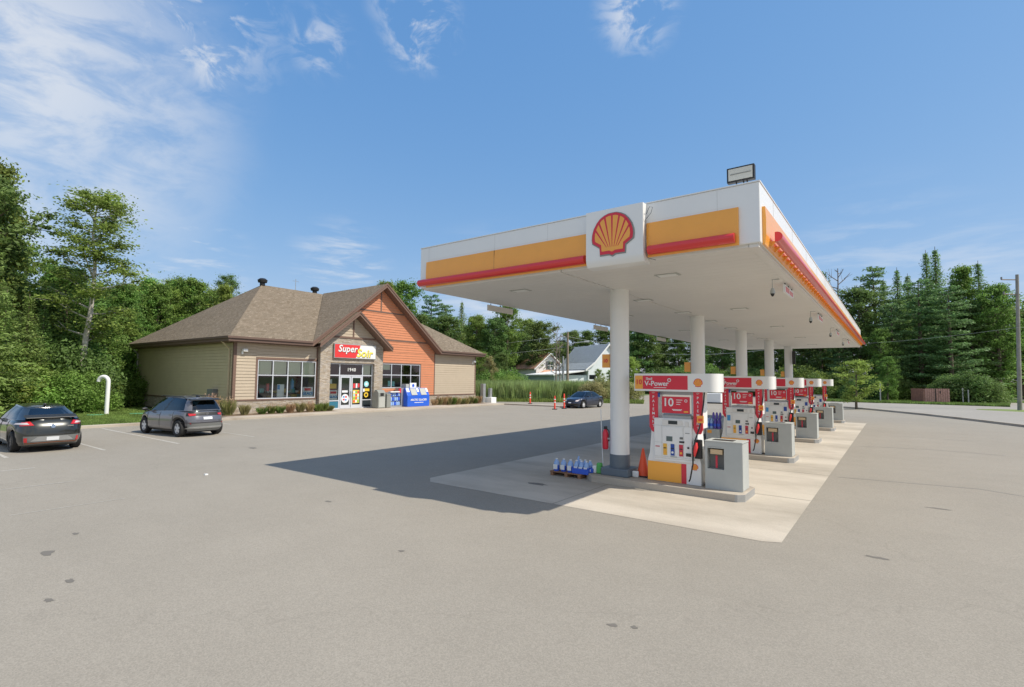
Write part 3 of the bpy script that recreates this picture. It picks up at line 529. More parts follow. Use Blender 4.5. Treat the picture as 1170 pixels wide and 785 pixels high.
# posters and goods in the windows
def poster(y0, y1, z0, z1, m, x=BX-.05, par=None, name='poster'):
    b = MB(); b.box(x-.012, x, y0, y1, z0, z1); return b.build(name, m, par or store)
PW = mat('poster_white', (.74, .76, .78), .5); PB = mat('poster_blue', (.06, .30, .62), .5); PR = mat('poster_red', (.66, .05, .06), .5); PY = mat('poster_yellow', (.80, .55, .05), .5); PG = mat('poster_green', (.2, .5, .1), .5); PC = mat('poster_cyan', (.3, .68, .72), .5)
pp = poster(20.35, 21.15, 1.08, 1.75, PW, par=w1); text('GLACE', 'lettering', .26, PB, pp, (BX-.043, 20.75, 1.3), bold=.01, shear=.2); b = MB(); b.box(BX-.046, BX-.043, 20.5, 21.0, 1.5, 1.68); b.build('poster_band', PR, pp)
pp = poster(18.5, 19.0, 1.08, 1.95, PW, par=w1, name='display_card'); b = MB(); b.box(BX-.046, BX-.043, 18.52, 18.7, 1.6, 1.9); b.build('poster_band', PB, pp)
b = MB(); b.cyl(BX-.2, 19.65, 1.62, 2.2, .12, 12); b.cyl(BX-.2, 19.65, 2.2, 2.32, .05, 10); b.build('water_bottle', PB, w1, smooth=40)
b = MB(); b.cyl(BX-.25, 17.95, 1.5, 2.0, .1, 10); b.build('display_tube', PR, w1)
pp = poster(22.4, 23.1, .8, 1.5, PW, x=BX+.06, par=dw); text('GLACE', 'lettering', .22, PB, pp, (BX+.067, 22.75, 1.02), bold=.01, shear=.2); b = MB(); b.box(BX+.064, BX+.067, 22.5, 23.0, 1.25, 1.42); b.build('poster_band', PR, pp)
poster(22.4, 23.0, 1.62, 1.98, PY, x=BX+.06, par=dw)
poster(22.38, 22.62, 1.98, 2.3, PW, x=BX+.06, par=dw)
b = MB(); b.tube([(BX+.12, 23.73, .88), (BX+.128, 23.73, .88)], .33, 28); pd_ = b.build('round_sticker', PW, dw)
for (yy, zz, mm) in ((23.62, 1.0, PB), (23.82, 1.0, PR), (23.62, .8, PR), (23.8, .78, PB)):
    b = MB(); b.box(BX+.128, BX+.131, yy-.09, yy+.07, zz-.06, zz+.06); b.build('sticker_mark', mm, pd_)
poster(23.45, 23.95, 1.32, 1.48, PW, x=BX+.12, par=dw, name='sticker')
pp = poster(24.42, 25.0, .52, 1.5, PY, x=BX+.12, par=dw)
for i in range(4):
    for j in range(3):
        b = MB(); b.box(BX+.12, BX+.123, 24.46+j*.18, 24.61+j*.18, .56+i*.23, .74+i*.23); b.build('poster_tile', [PR, PW, PG, PR, PC][(i*2+j) % 5], pp)
poster(24.42, 24.62, 1.65, 2.0, PR, x=BX+.12, par=dw); poster(24.66, 24.8, 1.65, 2.0, PW, x=BX+.12, par=dw); poster(24.84, 25.0, 1.7, 2.0, PR, x=BX+.12, par=dw)
for (zz, r_, m_, mi) in ((1.95, .22, PC, PW), (1.12, .2, PY, BLACK)):
    b = MB(); b.tube([(BX+.10, 25.65, zz), (BX+.107, 25.65, zz)], r_, 24); q = b.build('round_sticker', m_, dw); b = MB(); b.tube([(BX+.107, 25.65, zz), (BX+.11, 25.65, zz)], r_*.5, 16); b.build('sticker_mark', mi, q)
poster(25.5, 25.95, 1.4, 1.6, PY, x=BX+.1, par=dw, name='sticker'); poster(25.35, 25.5, 1.35, 1.6, PW, x=BX+.1, par=dw, name='sticker')
poster(27.9, 28.15, 1.75, 2.2, PC, par=w2); poster(28.35, 28.6, 1.75, 2.15, PC, par=w2)

# store sign
sg = thing('shop_sign', 'red and white shop sign reading Super Soir above the entrance doors', 'sign', (SF+.02, 24.3, 3.85))
b = MB(); b.box(SF+.002, SF+.16, 22.42, 26.18, 3.86, 4.93); b.build('sign_frame', METAL, sg, bevel=.01)
b = MB(); b.add([(SF+.165, 22.47, 3.91), (SF+.165, 24.3, 3.91), (SF+.165, 24.55, 4.4), (SF+.165, 24.7, 4.88), (SF+.165, 22.47, 4.88)], [(0, 1, 2, 3, 4)]); b.build('red_panel', SIGNR, sg)
b = MB(); b.add([(SF+.165, 24.3, 3.91), (SF+.165, 26.13, 3.91), (SF+.165, 26.13, 4.88), (SF+.165, 24.7, 4.88), (SF+.165, 24.55, 4.4)], [(0, 1, 2, 3, 4)]); b.build('white_panel', HWHITE, sg)
for dx, m_, dp in ((.03, BLACK, .0), (0, HWHITE, .006)):
    text('Super', 'lettering', .70, m_, sg, (SF+.175+dp, 23.55+dx, 4.56-dx), bold=.014, shear=.22, sx=.98, spacing=1.03)
    text('Soir', 'lettering', .84, (BLACK if dx else YELT), sg, (SF+.183+dp, 25.05+dx, 4.27-dx), bold=.017, shear=.2, sx=1.02, spacing=1.04)

# things at the shop front
t = thing('waste_bin', 'tall grey bin with sloping top and dark slot right of the doors', 'bin', (-32.1, 26.2, .12))
b = MB(); b.prism([(-32.5, .12), (-31.75, .12), (-31.75, 1.30), (-31.95, 1.52), (-32.2, 1.52), (-32.5, 1.0)], 25.75, 26.45, 'y'); b.build('body', GREYP, t, bevel=.03)
b = MB(); b.box(-31.75, -31.735, 25.95, 26.27, 1.05, 1.28); b.build('slot', BLACK, t); b = MB(); b.box(-31.75, -31.738, 25.83, 26.39, .2, .98); b.build('door', GREYL, t)
t = thing('waste_bin', 'shorter dark grey bin between the tall bin and the blue jugs', 'bin', (-32, 26.85, .12))
b = MB(); b.box(-32.3, -31.8, 26.62, 27.05, .12, 1.15); b.build('body', GREYP, t, bevel=.05); b = MB(); b.box(-32.32, -31.78, 26.6, 27.07, 1.1, 1.2); b.build('lid', GREYP, t, bevel=.03)
t = thing('ice_freezer', 'blue outdoor ice freezer with two grey slanted lids on the shop walk', 'freezer', (-32.2, 30, .12))
b = MB(); b.prism([(-33.0, .12), (-31.8, .12), (-31.8, 1.02), (-32.12, 1.62), (-33.0, 1.62)], 28.75, 31.2, 'y'); body = b.build('body', BLUE, t, bevel=.03)
b = MB(); b.prism([(-33.03, .12), (-32.3, .12), (-32.3, 1.65), (-33.03, 1.65)], 28.5, 28.75, 'y'); b.build('side_panel', METAL, t)
sla = Vector((.32, 0, -.6)).normalized(); nrm = Vector((.6, 0, .32)).normalized(); tp = Vector((-32.12, 0, 1.62))
def onslope(y0, y1, s0, s1, th):
    b = MB(); vs = []
    for o_ in (.004, th):
        for (y, s_) in ((y0, s0), (y1, s0), (y1, s1), (y0, s1)): q = tp+sla*s_+nrm*o_; vs.append((q.x, y, q.z))
    return b.add(vs, [(0, 1, 2, 3), (4, 5, 6, 7), (0, 1, 5, 4), (1, 2, 6, 5), (2, 3, 7, 6), (3, 0, 4, 7)])
for y0 in (29.2, 30.25):
    l_ = onslope(y0, y0+.62, .04, .66, .05).build('lid', GREYL, t, bevel=.01)
for (y0, y1) in ((28.8, 29.1), (29.92, 30.15), (30.95, 31.17)): onslope(y0, y1, .02, .36, .012).build('white_flash', HWHITE, t)
text('ARCTIC GLACIER', 'lettering', .22, HWHITE, t, (-31.79, 29.98, .66), bold=.005, sx=1.05); b = MB(); b.box(-31.8, -31.79, 29.5, 30.5, .42, .46); b.build('caption_line', HWHITE, t)
b = MB(); b.box(-32.9, -32.3, 29.0, 29.6, 1.62, 1.95); b.build('top_box', GREYL, t); b = MB(); b.box(-32.28, -32.2, 29.35, 30.05, 1.64, 2.05); q = b.build('top_sign', HWHITE, t)
b = MB(); b.tube([(-32.2, 29.7, 1.83), (-32.19, 29.7, 1.83)], .13, 20); b.build('sign_mark', BLUE, q)
t = thing('jug_display', 'stack of blue and clear fluid jugs between the bins and the blue freezer', 'display', (-32.6, 27.8, .12))
b = MB(); b.box(-33.0, -32.1, 27.2, 28.4, .12, .24); b.box(-33.0, -32.9, 27.2, 28.4, .24, 1.3); b.build('stand', METAL, t)
for r_ in range(3):
    for i in range(6):
        b = MB(); y = 27.3+i*.2; z = .26+r_*.36; b.tube([(-32.35, y, z), (-32.35, y, z+.22), (-32.35, y, z+.3), (-32.35, y, z+.33)], [.085, .085, .04, .03], 10); b.build('jug', BLUEL if (r_+i) % 3 == 0 else JUG, t, smooth=40)
b = MB(); b.box(-32.4, -32.1, 27.25, 28.2, 1.30, 1.38); b.build('shelf', HWHITE, t)
t = tag(MB().cyl(-32.3, 28.35, 1.25, 1.6, .11, 14).build('gas_cylinder', REDP, None, smooth=40), 'small red container above the blue jugs beside the freezer', 'container')
t = thing('utility_cabinet', 'grey electrical cabinet on white concrete block at the far store corner', 'electrical box', (-32.5, 40.0, 0))
b = MB(); b.box(-32.7, -31.9, 39.7, 40.5, 0, .62); b.build('concrete_block', HWHITE, t, bevel=.03); b = MB(); b.box(-32.95, -32.55, 39.25, 39.62, 0, 1.95); b.build('post_box', METAL, t, bevel=.02); b = MB(); b.box(-32.5, -32.2, 39.9, 40.2, .62, 1.5); b.build('meter', METAL, t, bevel=.02)
# ================================================================ CANOPY
CX0, CX1, CY0, CY1, ZB, ZT = -9.8, -1.72, 9.2, 40.2, 4.75, 5.83
can = thing('fuel_canopy', 'large flat white fuel canopy with yellow and red fascia bands on five round columns', 'canopy', (-5.6, 24.7, 0))
b = MB(); b.box(CX0, CX1, CY0, CY1, ZB+.05, ZT); b.build('deck', WHITE, can, bevel=.015)
# soffit of planks running across, split by a dark centre seam
so = MB(); y = CY0+.06
while y < CY1-.1:
    y2 = min(y+.305, CY1-.06); so.box(CX0+.08, -5.62, y, y2-.008, ZB, ZB+.05); so.box(-5.58, CX1-.2, y, y2-.008, ZB, ZB+.05); y = y2
so.build('soffit', SOFF, can)
so = MB(); so.box(CX1-.19, CX1-.04, CY0+.05, CY1-.05, ZB-.01, ZB+.05); so.build('soffit_edge', SOFF, can)
b = MB()
for y in (CY0, CY1): pass
# panel seams on the white fascia
sm = MB()
for x in (-9.5, -7.35, -5.9, -2.4): sm.box(x-.0015, x+.0015, CY0-.002, CY0+.01, ZB+.3, ZT-.02)
for i in range(14): sm.box(CX1-.01, CX1+.003, CY0+1.2+i*2.2, CY0+1.203+i*2.2, ZB+.3, ZT-.02)
sm.build('seam', CABM, can)
b = MB(); b.box(CX0-.01, CX1+.01, CY0-.012, CY0+.03, ZT, ZT+.02); b.box(CX1-.03, CX1+.012, CY0+.03, CY1, ZT, ZT+.02); b.box(CX0-.012, CX0+.03, CY0+.03, CY1, ZT, ZT+.02); b.build('top_cap', WHITE, can)
def band_profile(o):    # outward offset, z : slightly bowed yellow panel
    return [(0, ZB+.04), (o*.6, ZB+.04), (o, ZB+.2), (o*1.0, ZB+.5), (o*.8, ZB+.69), (0, ZB+.69)]
def bar_profile(o, r=.085, zc=ZB+.16): return [(o+r*.9*math.cos(t)*1.2, zc+r*math.sin(t)) for t in [R(-100+20*i) for i in range(11)]]+[(o-.03, zc+r*.98), (o-.03, zc-r*.98)]
def front_band(x0, x1, xb0, xb1):
    b = MB(); b.prism([(CY0-o, z) for o, z in band_profile(.05)], x0, x1, 'x'); b.build('yellow_band', YEL, can)
    b = MB(); b.prism([(CY0-o, z) for o, z in bar_profile(.08)], xb0, xb1, 'x'); b.build('red_bar', REDB, can, smooth=35)
front_band(-9.55, -4.87, -9.74, -4.95); front_band(-3.67, -2.05, -3.62, -2.1)
b = MB(); b.box(-7.33, -7.325, CY0-.053, CY0, ZB+.25, ZB+.69); b.build('band_seam', TRIM, can)
for sgn, X in ((1, CX1), (-1, CX0)):
    b = MB(); b.prism([(X+sgn*o, z) for o, z in band_profile(.06)], CY0+.16, CY1-.3, 'y'); b.build('yellow_band', YEL, can)
    b = MB(); b.prism([(X+sgn*(o+.08), z+.07) for o, z in bar_profile(.08)], CY0+.5, CY1-.1, 'y'); b.build('red_bar', REDB, can, smooth=35)
    if sgn == 1:
        b = MB()
        for i in range(70):
            y = CY0+.55+i*.43; b.add([(X+.05, y, ZB+.06), (X+.05, y+.02, ZB+.06), (X+.16, y+.02, ZB+.17), (X+.16, y, ZB+.17), (X+.05, y, ZB+.17), (X+.05, y+.02, ZB+.17)], [(0, 3, 4), (1, 5, 2), (0, 1, 2, 3), (0, 4, 5, 1)])
        b.box(X+.045, X+.062, CY0+.5, CY1-.3, ZB+.1, ZB+.17); b.build('bar_bracket', YEL, can)
# logo box on the front
b = MB(); pr = [(CY0-.19, ZT-.02), (CY0-.19, ZB+.10), (CY0-.17, ZB+.02), (CY0-.12, ZB-.04), (CY0-.04, ZB-.06), (CY0+.12, ZB-.06), (CY0+.12, ZB+.04), (CY0, ZB+.06), (CY0, ZT-.02)]
b.prism(pr, -4.87, -3.68, 'x'); lg = b.build('logo_box', WHITE, can, smooth=30)
# box stands proud a little above the fascia line
shell_emblem(lg, (-4.30, CY0-.195, 5.30), .86)
b = MB(); b.tube([(-3.67, CY0-.05, 5.62), (-3.58, CY0-.12, 5.72), (-3.52, CY0-.12, 5.70), (-3.56, CY0-.1, 5.6), (-3.66, CY0-.1, 5.5), (-3.665, CY0-.12, 5.0), (-3.62, CY0-.12, 4.76), (-3.5, CY0-.03, 4.72)], .006, 6); b.build('cable_loop', GREYB, can, smooth=60)
# columns
for i in range(5):
    y = 12.05+6.434*i; b = MB(); b.cyl(-5.56, y, .18, ZB+.02, .235, 40); cl = b.build('column', WHITE, can, smooth=40)
    b = MB(); b.cyl(-5.56, y, .3, .66, .25, 40); b.build('collar', GREYB, cl, smooth=40)
    b = MB(); b.box(-5.92, -5.2, y-.34, y+.34, .155, .34); b.build('base_block', GREYB, cl, bevel=.02)
    if i == 4: b = MB(); b.box(-5.3, -5.12, y-.38, y-.2, 3.6, 4.45); b.build('speaker_box', BLACK, cl)
# soffit lights
for (x, y) in ((-7.64, 10.65), (-3.85, 10.76), (-5.66, 13.85), (-5.6, 17.07), (-5.6, 20.16), (-5.6, 23.3), (-7.6, 17), (-3.85, 17.1), (-7.6, 23.4), (-3.85, 23.5), (-5.6, 26.6), (-5.6, 29.8), (-3.85, 30), (-7.6, 30), (-4.0, 36), (-7.6, 36)):
    b = MB(); b.box(x-.25, x+.25, y-.15, y+.15, ZB-.012, ZB-.001); fx_ = b.build('soffit_light', GREYL, can, bevel=.01); b = MB(); b.box(x-.19, x+.19, y-.11, y+.11, ZB-.02, ZB-.012); b.build('light_lens', LIGHTP, fx_)
# floodlight on top
fl = thing('floodlight', 'black framed rectangular floodlight standing on the canopy front right corner', 'floodlight', (-2.1, 9.6, ZT+.02))
b = MB(); b.box(-2.32, -1.86, 9.55, 9.66, 6.03, 6.30); b.build('housing', BLACK, fl, bevel=.01); b = MB(); b.box(-2.29, -1.89, 9.543, 9.55, 6.06, 6.27); ln_ = b.build('lens', LAMPG, fl)
b = MB(); b.box(-2.26, -1.92, 9.536, 9.542, 6.163, 6.172); b.build('lamp_tube', CABD, ln_)
b = MB()
for x in (-2.16, -2.04, -1.98): b.tube([(x, 9.6, ZT+.015), (x-.01, 9.6, 6.04)], .012, 6)
b.build('bracket', BLACK, fl); b = MB(); b.box(-2.5, -2.38, 9.5, 9.62, ZT+.02, ZT+.07); b.build('junction_box', BLACK, fl)
# cameras under the soffit
for i, y in enumerate((12.5, 18.9, 25.2, 31.6)):
    cm = thing('security_camera', ['nearest', 'second nearest', 'third nearest', 'farthest'][i]+' grey dome camera hanging under the right edge of the canopy soffit', 'camera', (-2.12, y, ZB), group='dome cameras under the canopy')
    b = MB(); b.tube([(-1.98, y, ZB-.012), (-2.12, y, ZB-.012), (-2.12, y, ZB-.24)], .009, 6); b.build('arm', CABM, cm); b = MB(); b.tube([(-2.12, y, ZB-.2), (-2.12, y, ZB-.27), (-2.12, y, ZB-.32)], [.03, .05, .052], 16); b.build('housing', CABM, cm, smooth=50)
    b = MB(); b.tube([(-2.12, y, ZB-.32), (-2.12, y, ZB-.36), (-2.12, y, ZB-.385)], [.043, .032, .012], 16); b.build('dome', BLACK, cm, smooth=60)
# hanging lane signs
for side, X, ys_ in (('right', -1.97, (13.0, 19.4, 25.9, 32.3)), ('left', -9.75, (11.9, 18.7, 25.6, 32.0))):
    for i, y in enumerate(ys_):
        hsn = thing('hanging_sign', ['nearest', 'second', 'third', 'farthest'][i]+(' red and white panel' if side == 'right' else ' pale panel seen from behind')+' hanging under the '+side+' canopy edge', 'sign', (X, y, ZB), group='signs hanging from the canopy edges')
        L_ = 1.25; zt_ = ZB-.05; b = MB(); b.box(X-.02, X+.02, y, y+L_, zt_-.17, zt_); pn = b.build('panel', HWHITE if side == 'right' else SOFF, hsn)
        b = MB()
        for q in (.15, .62, 1.1): b.tube([(X, y+q, zt_), (X, y+q, ZB)], .012, 6)
        b.build('hanger', BLACK, hsn)
        if side == 'right':
            for sg2 in (-1, 1):
                b = MB(); b.box(X+sg2*.02, X+sg2*.024, y+.12, y+.62, zt_-.15, zt_-.03); b.build('red_field', REDB, pn); b = MB(); b.box(X+sg2*.02, X+sg2*.024, y+.72, y+1.15, zt_-.15, zt_-.05); b.build('red_field', REDB, pn)

# ================================================================ ISLANDS, PUMPS, CABINETS
def make_island():
    t = thing('pump_island', 'nearest raised concrete kerbed island, with pallet at its left end', 'kerbed island', (-4.4, 12.05, 0), group='concrete pump islands')
    b = MB(); c = .12; x0, x1, y0, y1 = -6.35, -2.57, 11.47, 12.62
    b.prism([(x0+.3, y0), (x1-c, y0), (x1, y0+c), (x1, y1-c), (x1-c, y1), (x0+.3, y1), (x0, y1-.3), (x0, y0+.3)], -.01, .155); b.build('island_slab', CURB, t, bevel=.015)
    b = MB(); b.prism([(x1-c-.05, y0-.003), (x1-c+.0, y0-.003), (x1+.003, y0+c), (x1+.003, y1-c), (x1-c, y1+.003), (x1-c-.05, y1+.003), (x1-c-.05, y1), (x1-c, y1-.0), (x1, y1-c), (x1, y0+c), (x1-c, y0), (x1-c-.05, y0)], .0, .152); b.build('steel_edge', METAL, t)
    return t
PF = 11.84   # pump front plane
def make_pump():
    t = thing('fuel_pump', 'nearest white fuel dispenser with orange and red kick panel and number 10 tile', 'fuel pump', (-4.14, 12.08, .155), group='fuel pumps on the islands')
    yb = 2*12.08-PF
    # lower cabinet with waist
    b = MB(); pr = [(-4.77, .155), (-3.53, .155), (-3.53, .62), (-3.56, .8), (-3.60, 1.25), (-3.60, 1.42), (-4.68, 1.42), (-4.68, 1.25), (-4.72, .8), (-4.77, .62)]
    b.prism(pr, PF+.03, yb-.03, 'y'); b.build('cabinet', WHITE, t, bevel=.012)
    b = MB(); b.box(-4.59, -3.71, PF-.03, yb+.03, .70, 1.62); b.build('display_housing', WHITE, t, bevel=.02)
    b = MB(); b.box(-4.60, -3.70, PF-.015, yb+.015, .645, .70); b.build('lower_ledge', WHITE, t, bevel=.01)
    for (x0, x1) in ((-4.70, -4.52), (-3.67, -3.49)):
        b = MB(); b.box(x0, x1, PF+.06, yb-.06, 1.42, 2.25); q = b.build('pillar', WHITE, t, bevel=.01)
        b = MB(); b.prism([(x0-.01, 2.24), (x0-.01, 1.40), (x0+.05, 1.30), (x0+.14, 1.30) if x0 > -4 else (x0+.19, 1.24), (x0+.19, 1.40) if x0 > -4 else (x0+.19, 1.4), (x0+.19, 2.24)] if x0 < -4 else [(x0-.01, 2.24), (x0-.01, 1.40), (x0+.04, 1.30), (x0+.14, 1.30), (x0+.19, 1.40), (x0+.19, 2.24)], PF+.01, PF+.055, 'y'); rp = b.build('red_pilaster', REDP, q)
        for i, ch in enumerate('PAIEMENT'):
            text(ch, 'lettering', .085, HWHITE, rp, (x0+.09, PF+.006, 2.10-i*.096), xa=(1, 0, 0), bold=.001, depth=.003)
        for k in range(2):
            b = MB(); rr = .025+.02*k; b.tube([(x0+.09+rr*math.cos(a_), PF+.005, 2.17+rr*math.sin(a_)) for a_ in [R(40+20*j) for j in range(6)]], .004, 5); b.build('wave_mark', HWHITE, rp)
    # header with rounded right end
    x0, x1, y0, y1, r_ = -5.03, -3.12, PF-.12, yb+.12, .22
    pts = [(x0, y0), (x1-r_, y0)]+[(x1-r_+r_*math.sin(R(a_)), y0+r_-r_*math.cos(R(a_))) for a_ in range(15, 90, 15)]+[(x1, y0+r_), (x1, y1-r_)]+[(x1-r_+r_*math.cos(R(a_)), y1-r_+r_*math.sin(R(a_))) for a_ in range(15, 90, 15)]+[(x1-r_, y1), (x0, y1)]
    b = MB(); b.prism(pts, 2.24, 2.65, 'z'); hd = b.build('header', WHITE, t, smooth=30)
    b = MB(); b.box(-5.01, -4.82, y0-.006, y0, 2.285, 2.60); num = b.build('number_tile', YEL, hd)
    b = MB(); b.box(-4.815, -3.76, y0-.006, y0, 2.285, 2.60); rf_ = b.build('red_face', REDP, hd)
    text('Shell', 'lettering', .085, HWHITE, rf_, (-4.66, y0-.01, 2.525), xa=(1, 0, 0), bold=.001, depth=.003); text('V-Power', 'lettering', .16, HWHITE, rf_, (-4.48, y0-.01, 2.415), xa=(1, 0, 0), bold=.0028, depth=.003)
    b = MB(); b.tube([(-4.18+.035*math.cos(R(a_)), y0-.01, 2.50+.035*math.sin(R(a_))) for a_ in range(0, 361, 30)], .010, 6); b.build('ring_mark', HWHITE, rf_)
    b = MB(); b.box(-4.55, -4.25, y0-.009, y0-.006, 2.318, 2.33); b.build('caption_line', HWHITE, rf_)
    shell_emblem(hd, (-3.53, y0-.001, 2.445), .20, simple=True, d=.004)
    # promo sign
    b = MB(); b.prism([(-4.40, 1.74), (-3.76, 1.74), (-3.76, 2.12), (-4.40, 2.12)], PF-.01, PF+.02, 'y'); sgn = b.build('promo_sign', REDP, t)
    text('10', 'lettering', .26, HWHITE, sgn, (-4.25, PF-.014, 1.98), xa=(1, 0, 0), bold=.005, depth=.003)
    b = MB()
    for (xa_, xb_, z) in ((-4.06, -3.92, 2.04), (-4.06, -3.95, 1.99), (-4.06, -3.97, 1.94), (-4.16, -3.93, 1.82), (-4.14, -3.95, 1.80)): b.box(xa_, xb_, PF-.013, PF-.01, z, z+.014)
    b.build('small_print', HWHITE, sgn); b = MB(); b.box(-3.89, -3.79, PF-.013, PF-.01, 1.765, 1.80); b.build('price_tile', YEL, sgn)
    b = MB(); b.tube([(-3.84+.028*math.cos(R(a_)), PF-.012, 2.03+.028*math.sin(R(a_))) for a_ in range(0, 361, 30)], .008, 6); b.build('ring_mark', HWHITE, sgn)
    b = MB(); b.box(-4.42, -3.74, PF+.03, yb-.05, 1.62, 1.68); b.build('sign_rail', METAL, t)
    b = MB(); b.box(-4.52, -3.67, PF+.1, yb-.1, 2.16, 2.235); b.build('top_rail', METAL, t)
    b = MB(); b.box(-4.50, -4.45, PF-.0, PF+.02, 2.1, 2.2); b.build('blue_tab', BTNB, t)
    # face detail
    F0 = PF-.034
    def det(name, m, x0, x1, z0, z1, par=t, th=.012): b = MB(); b.box(x0, x1, F0-th, F0, z0, z1); return b.build(name, m, par)
    pan = det('face_panel', WHITE, -4.38, -3.92, 1.02, 1.42, th=.004)
    det('price_bezel', SOFF, -4.38, -3.92, 1.475, 1.585); b = MB(); b.box(-4.24, -4.03, F0-.016, F0-.012, 1.49, 1.57); b.build('price_display', DARK, t)
    det('screen', LCD, -4.29, -4.15, 1.10, 1.21); det('card_reader', BLACK, -3.99, -3.88, 1.08, 1.12); det('keypad', CABD, -3.98, -3.91, 1.16, 1.21)
    for k, (bx_, m_) in enumerate(((-4.365, BTNY), (-4.19, BTNB), (-3.995, BTNR))):
        q = det('grade_button', m_, bx_, bx_+.085, .78, 1.04); b = MB(); b.box(bx_+.01, bx_+.075, F0-.016, F0-.012, .93, .95); b.build('grade_slot', BLACK, q); b = MB(); b.tube([(bx_+.043, F0-.012, .85), (bx_+.043, F0-.02, .85)], .027, 14); b.build('grade_dot', HWHITE if k == 1 else YEL, q)
    det('receipt_slot', BLACK, -3.84, -3.73, .79, .86); det('scanner', BLACK, -3.81, -3.77, .96, 1.0); det('note_slot', CABM, -4.2, -4.05, .745, .76)
    det('fuel_label', BTNR, -4.55, -4.45, .955, .975, th=.006); det('small_tag', CABD, -3.86, -3.76, 1.30, 1.31, th=.005); det('white_slot', SOFF, -3.85, -3.78, 1.45, 1.56)
    # seams
    b = MB()
    for (xa_, xb_, za, zb_) in ((-4.40, -4.397, .75, 1.45), (-3.90, -3.897, .75, 1.45), (-4.57, -3.73, 1.448, 1.453), (-4.57, -4.40, 1.06, 1.063), (-4.57, -3.73, .742, .745)): b.box(xa_, xb_, F0-.003, F0, za, zb_)
    b.build('panel_seam', CABM, t)
    # kick panel
    K0 = PF+.028
    b = MB(); b.box(-4.765, -3.975, K0-.008, K0, .165, .605); b.build('orange_panel', ORNG, t); b = MB(); b.box(-3.97, -3.86, K0-.008, K0, .165, .605); b.build('red_stripe', REDP, t)
    shell_emblem(t, (-3.67, K0-.002, .56), .15, simple=True, d=.004)
    # nozzle boot, nozzle, hose
    b = MB(); b.box(-3.66, -3.50, PF-.05, PF+.06, .76, 1.18); b.build('nozzle_boot', BLACK, t, bevel=.015)
    b = MB(); b.tube([(-3.60, PF-.09, 1.12), (-3.60, PF-.11, 1.02), (-3.62, PF-.11, .92), (-3.64, PF-.1, .82)], [.03, .048, .042, .028], 10); nz = b.build('nozzle', mat('nozzle_red', (.78, .05, .05), .4), t, smooth=50); b = MB(); b.tube([(-3.64, PF-.1, .82), (-3.65, PF-.07, .72)], .016, 8); b.build('spout', METAL, nz)
    b = MB(); b.tube([(-3.46, PF+.1, 2.24), (-3.45, PF+.0, 2.0), (-3.47, PF-.08, 1.72), (-3.52, PF-.1, 1.45), (-3.60, PF-.12, 1.2), (-3.655, PF-.13, .95), (-3.66, PF-.14, .65), (-3.72, PF-.15, .32), (-3.75, PF-.14, .26)], .017, 8); b.build('hose', BLACK, t, smooth=60)
    b = MB(); b.box(-3.56, -3.42, PF-.13, PF-.10, 1.56, 1.72); b.build('hose_tag', YEL, t); 
    b = MB(); b.box(-3.535, -3.445, PF-.134, PF-.13, 1.6, 1.66); b.build('tag_mark', CONE, t)
    return t, num
def make_cabinet():
    t = thing('windshield_station', 'nearest grey service cabinet with tan towel slot and red squeegee', 'service cabinet', (-3.0, 12.08, .155), group='grey service cabinets beside the pumps')
    x0, x1, y0, y1, z1 = -3.42, -2.66, 11.78, 12.36, 1.16; rx0, rx1, rz0, rz1 = -3.37, -3.02, .58, 1.03
    b = MB(); b.box(x0, rx0, y0, y1, .155, z1); b.box(rx1, x1, y0, y1, .155, z1); b.box(rx0, rx1, y0, y1, .155, rz0); b.box(rx0, rx1, y0, y1, rz1, z1); b.build('body', CABM, t)
    b = MB(); b.box(x1, x1+.012, y0+.01, y1-.01, .17, z1-.01); b.build('end_panel', CABM, t)
    b = MB(); b.box(rx0, rx1, y0+.16, y1-.05, rz0, rz1); b.build('recess', CABD, t)
    b = MB(); b.box(x0-.01, x1+.02, y0-.01, y1+.01, z1, z1+.03); lid = b.build('lid', CABM, t, bevel=.008); b = MB(); b.box(x0+.12, x1-.2, y0+.12, y1-.2, z1+.03, z1+.036); b.build('bin_opening', BLACK, lid)
    b = MB(); b.box(rx0+.06, rx1-.04, y0+.02, y0+.16, .90, 1.0); b.build('towel_tray', TAN, t)
    b = MB(); b.box(rx0+.16, rx0+.20, y0+.05, y0+.07, .6, .87); b.build('squeegee', BTNR, t); b = MB(); b.box(rx0+.015, rx0+.3, y0-.004, y0, 1.06, 1.062); b.build('door_seam', CABD, t)
    return t
isl0 = make_island(); (pump0, tile0) = make_pump(); cab0 = make_cabinet()
SP = 6.434; ordn = ['nearest', 'second', 'third', 'fourth', 'farthest']
for i in range(1, 5):
    for o, lab in ((isl0, ['second concrete island from the camera, carrying the washer fluid bin', 'third concrete island from the camera', 'fourth concrete island from the camera', 'farthest concrete island at the end of the canopy'][i-1]),
                   (pump0, ordn[i]+' fuel dispenser from the camera, white with red header, '+('blue label on its left side' if i == 1 else 'behind the '+ordn[i-1]+' grey cabinet')),
                   (cab0, ordn[i]+' grey service cabinet from the camera, on the right end of its island')):
        c = copy_tree(o); c.location.y += SP*i; c['label'] = lab
        if o is pump0:
            for ch in list(c.children):
                if i == 4 and ch.name.startswith('promo_sign'):
                    for g2 in list(ch.children): bpy.data.objects.remove(g2)
                    bpy.data.objects.remove(ch)
            b = MB(); yo = SP*i; b.box(-4.55, -4.45, PF-.046, PF-.034, 1.18, 1.36); lb = b.build('blue_label', PB, c if False else None)
            lb.data.transform(Matrix.Translation((4.14, -12.08, -.155))); lb.parent = c
            if i >= 2:
                b = MB(); b.box(-3.86, -3.74, PF-.046, PF-.034, 1.24, 1.42); lb = b.build('blue_label', BTNB); lb.data.transform(Matrix.Translation((4.14, -12.08, -.155))); lb.parent = c
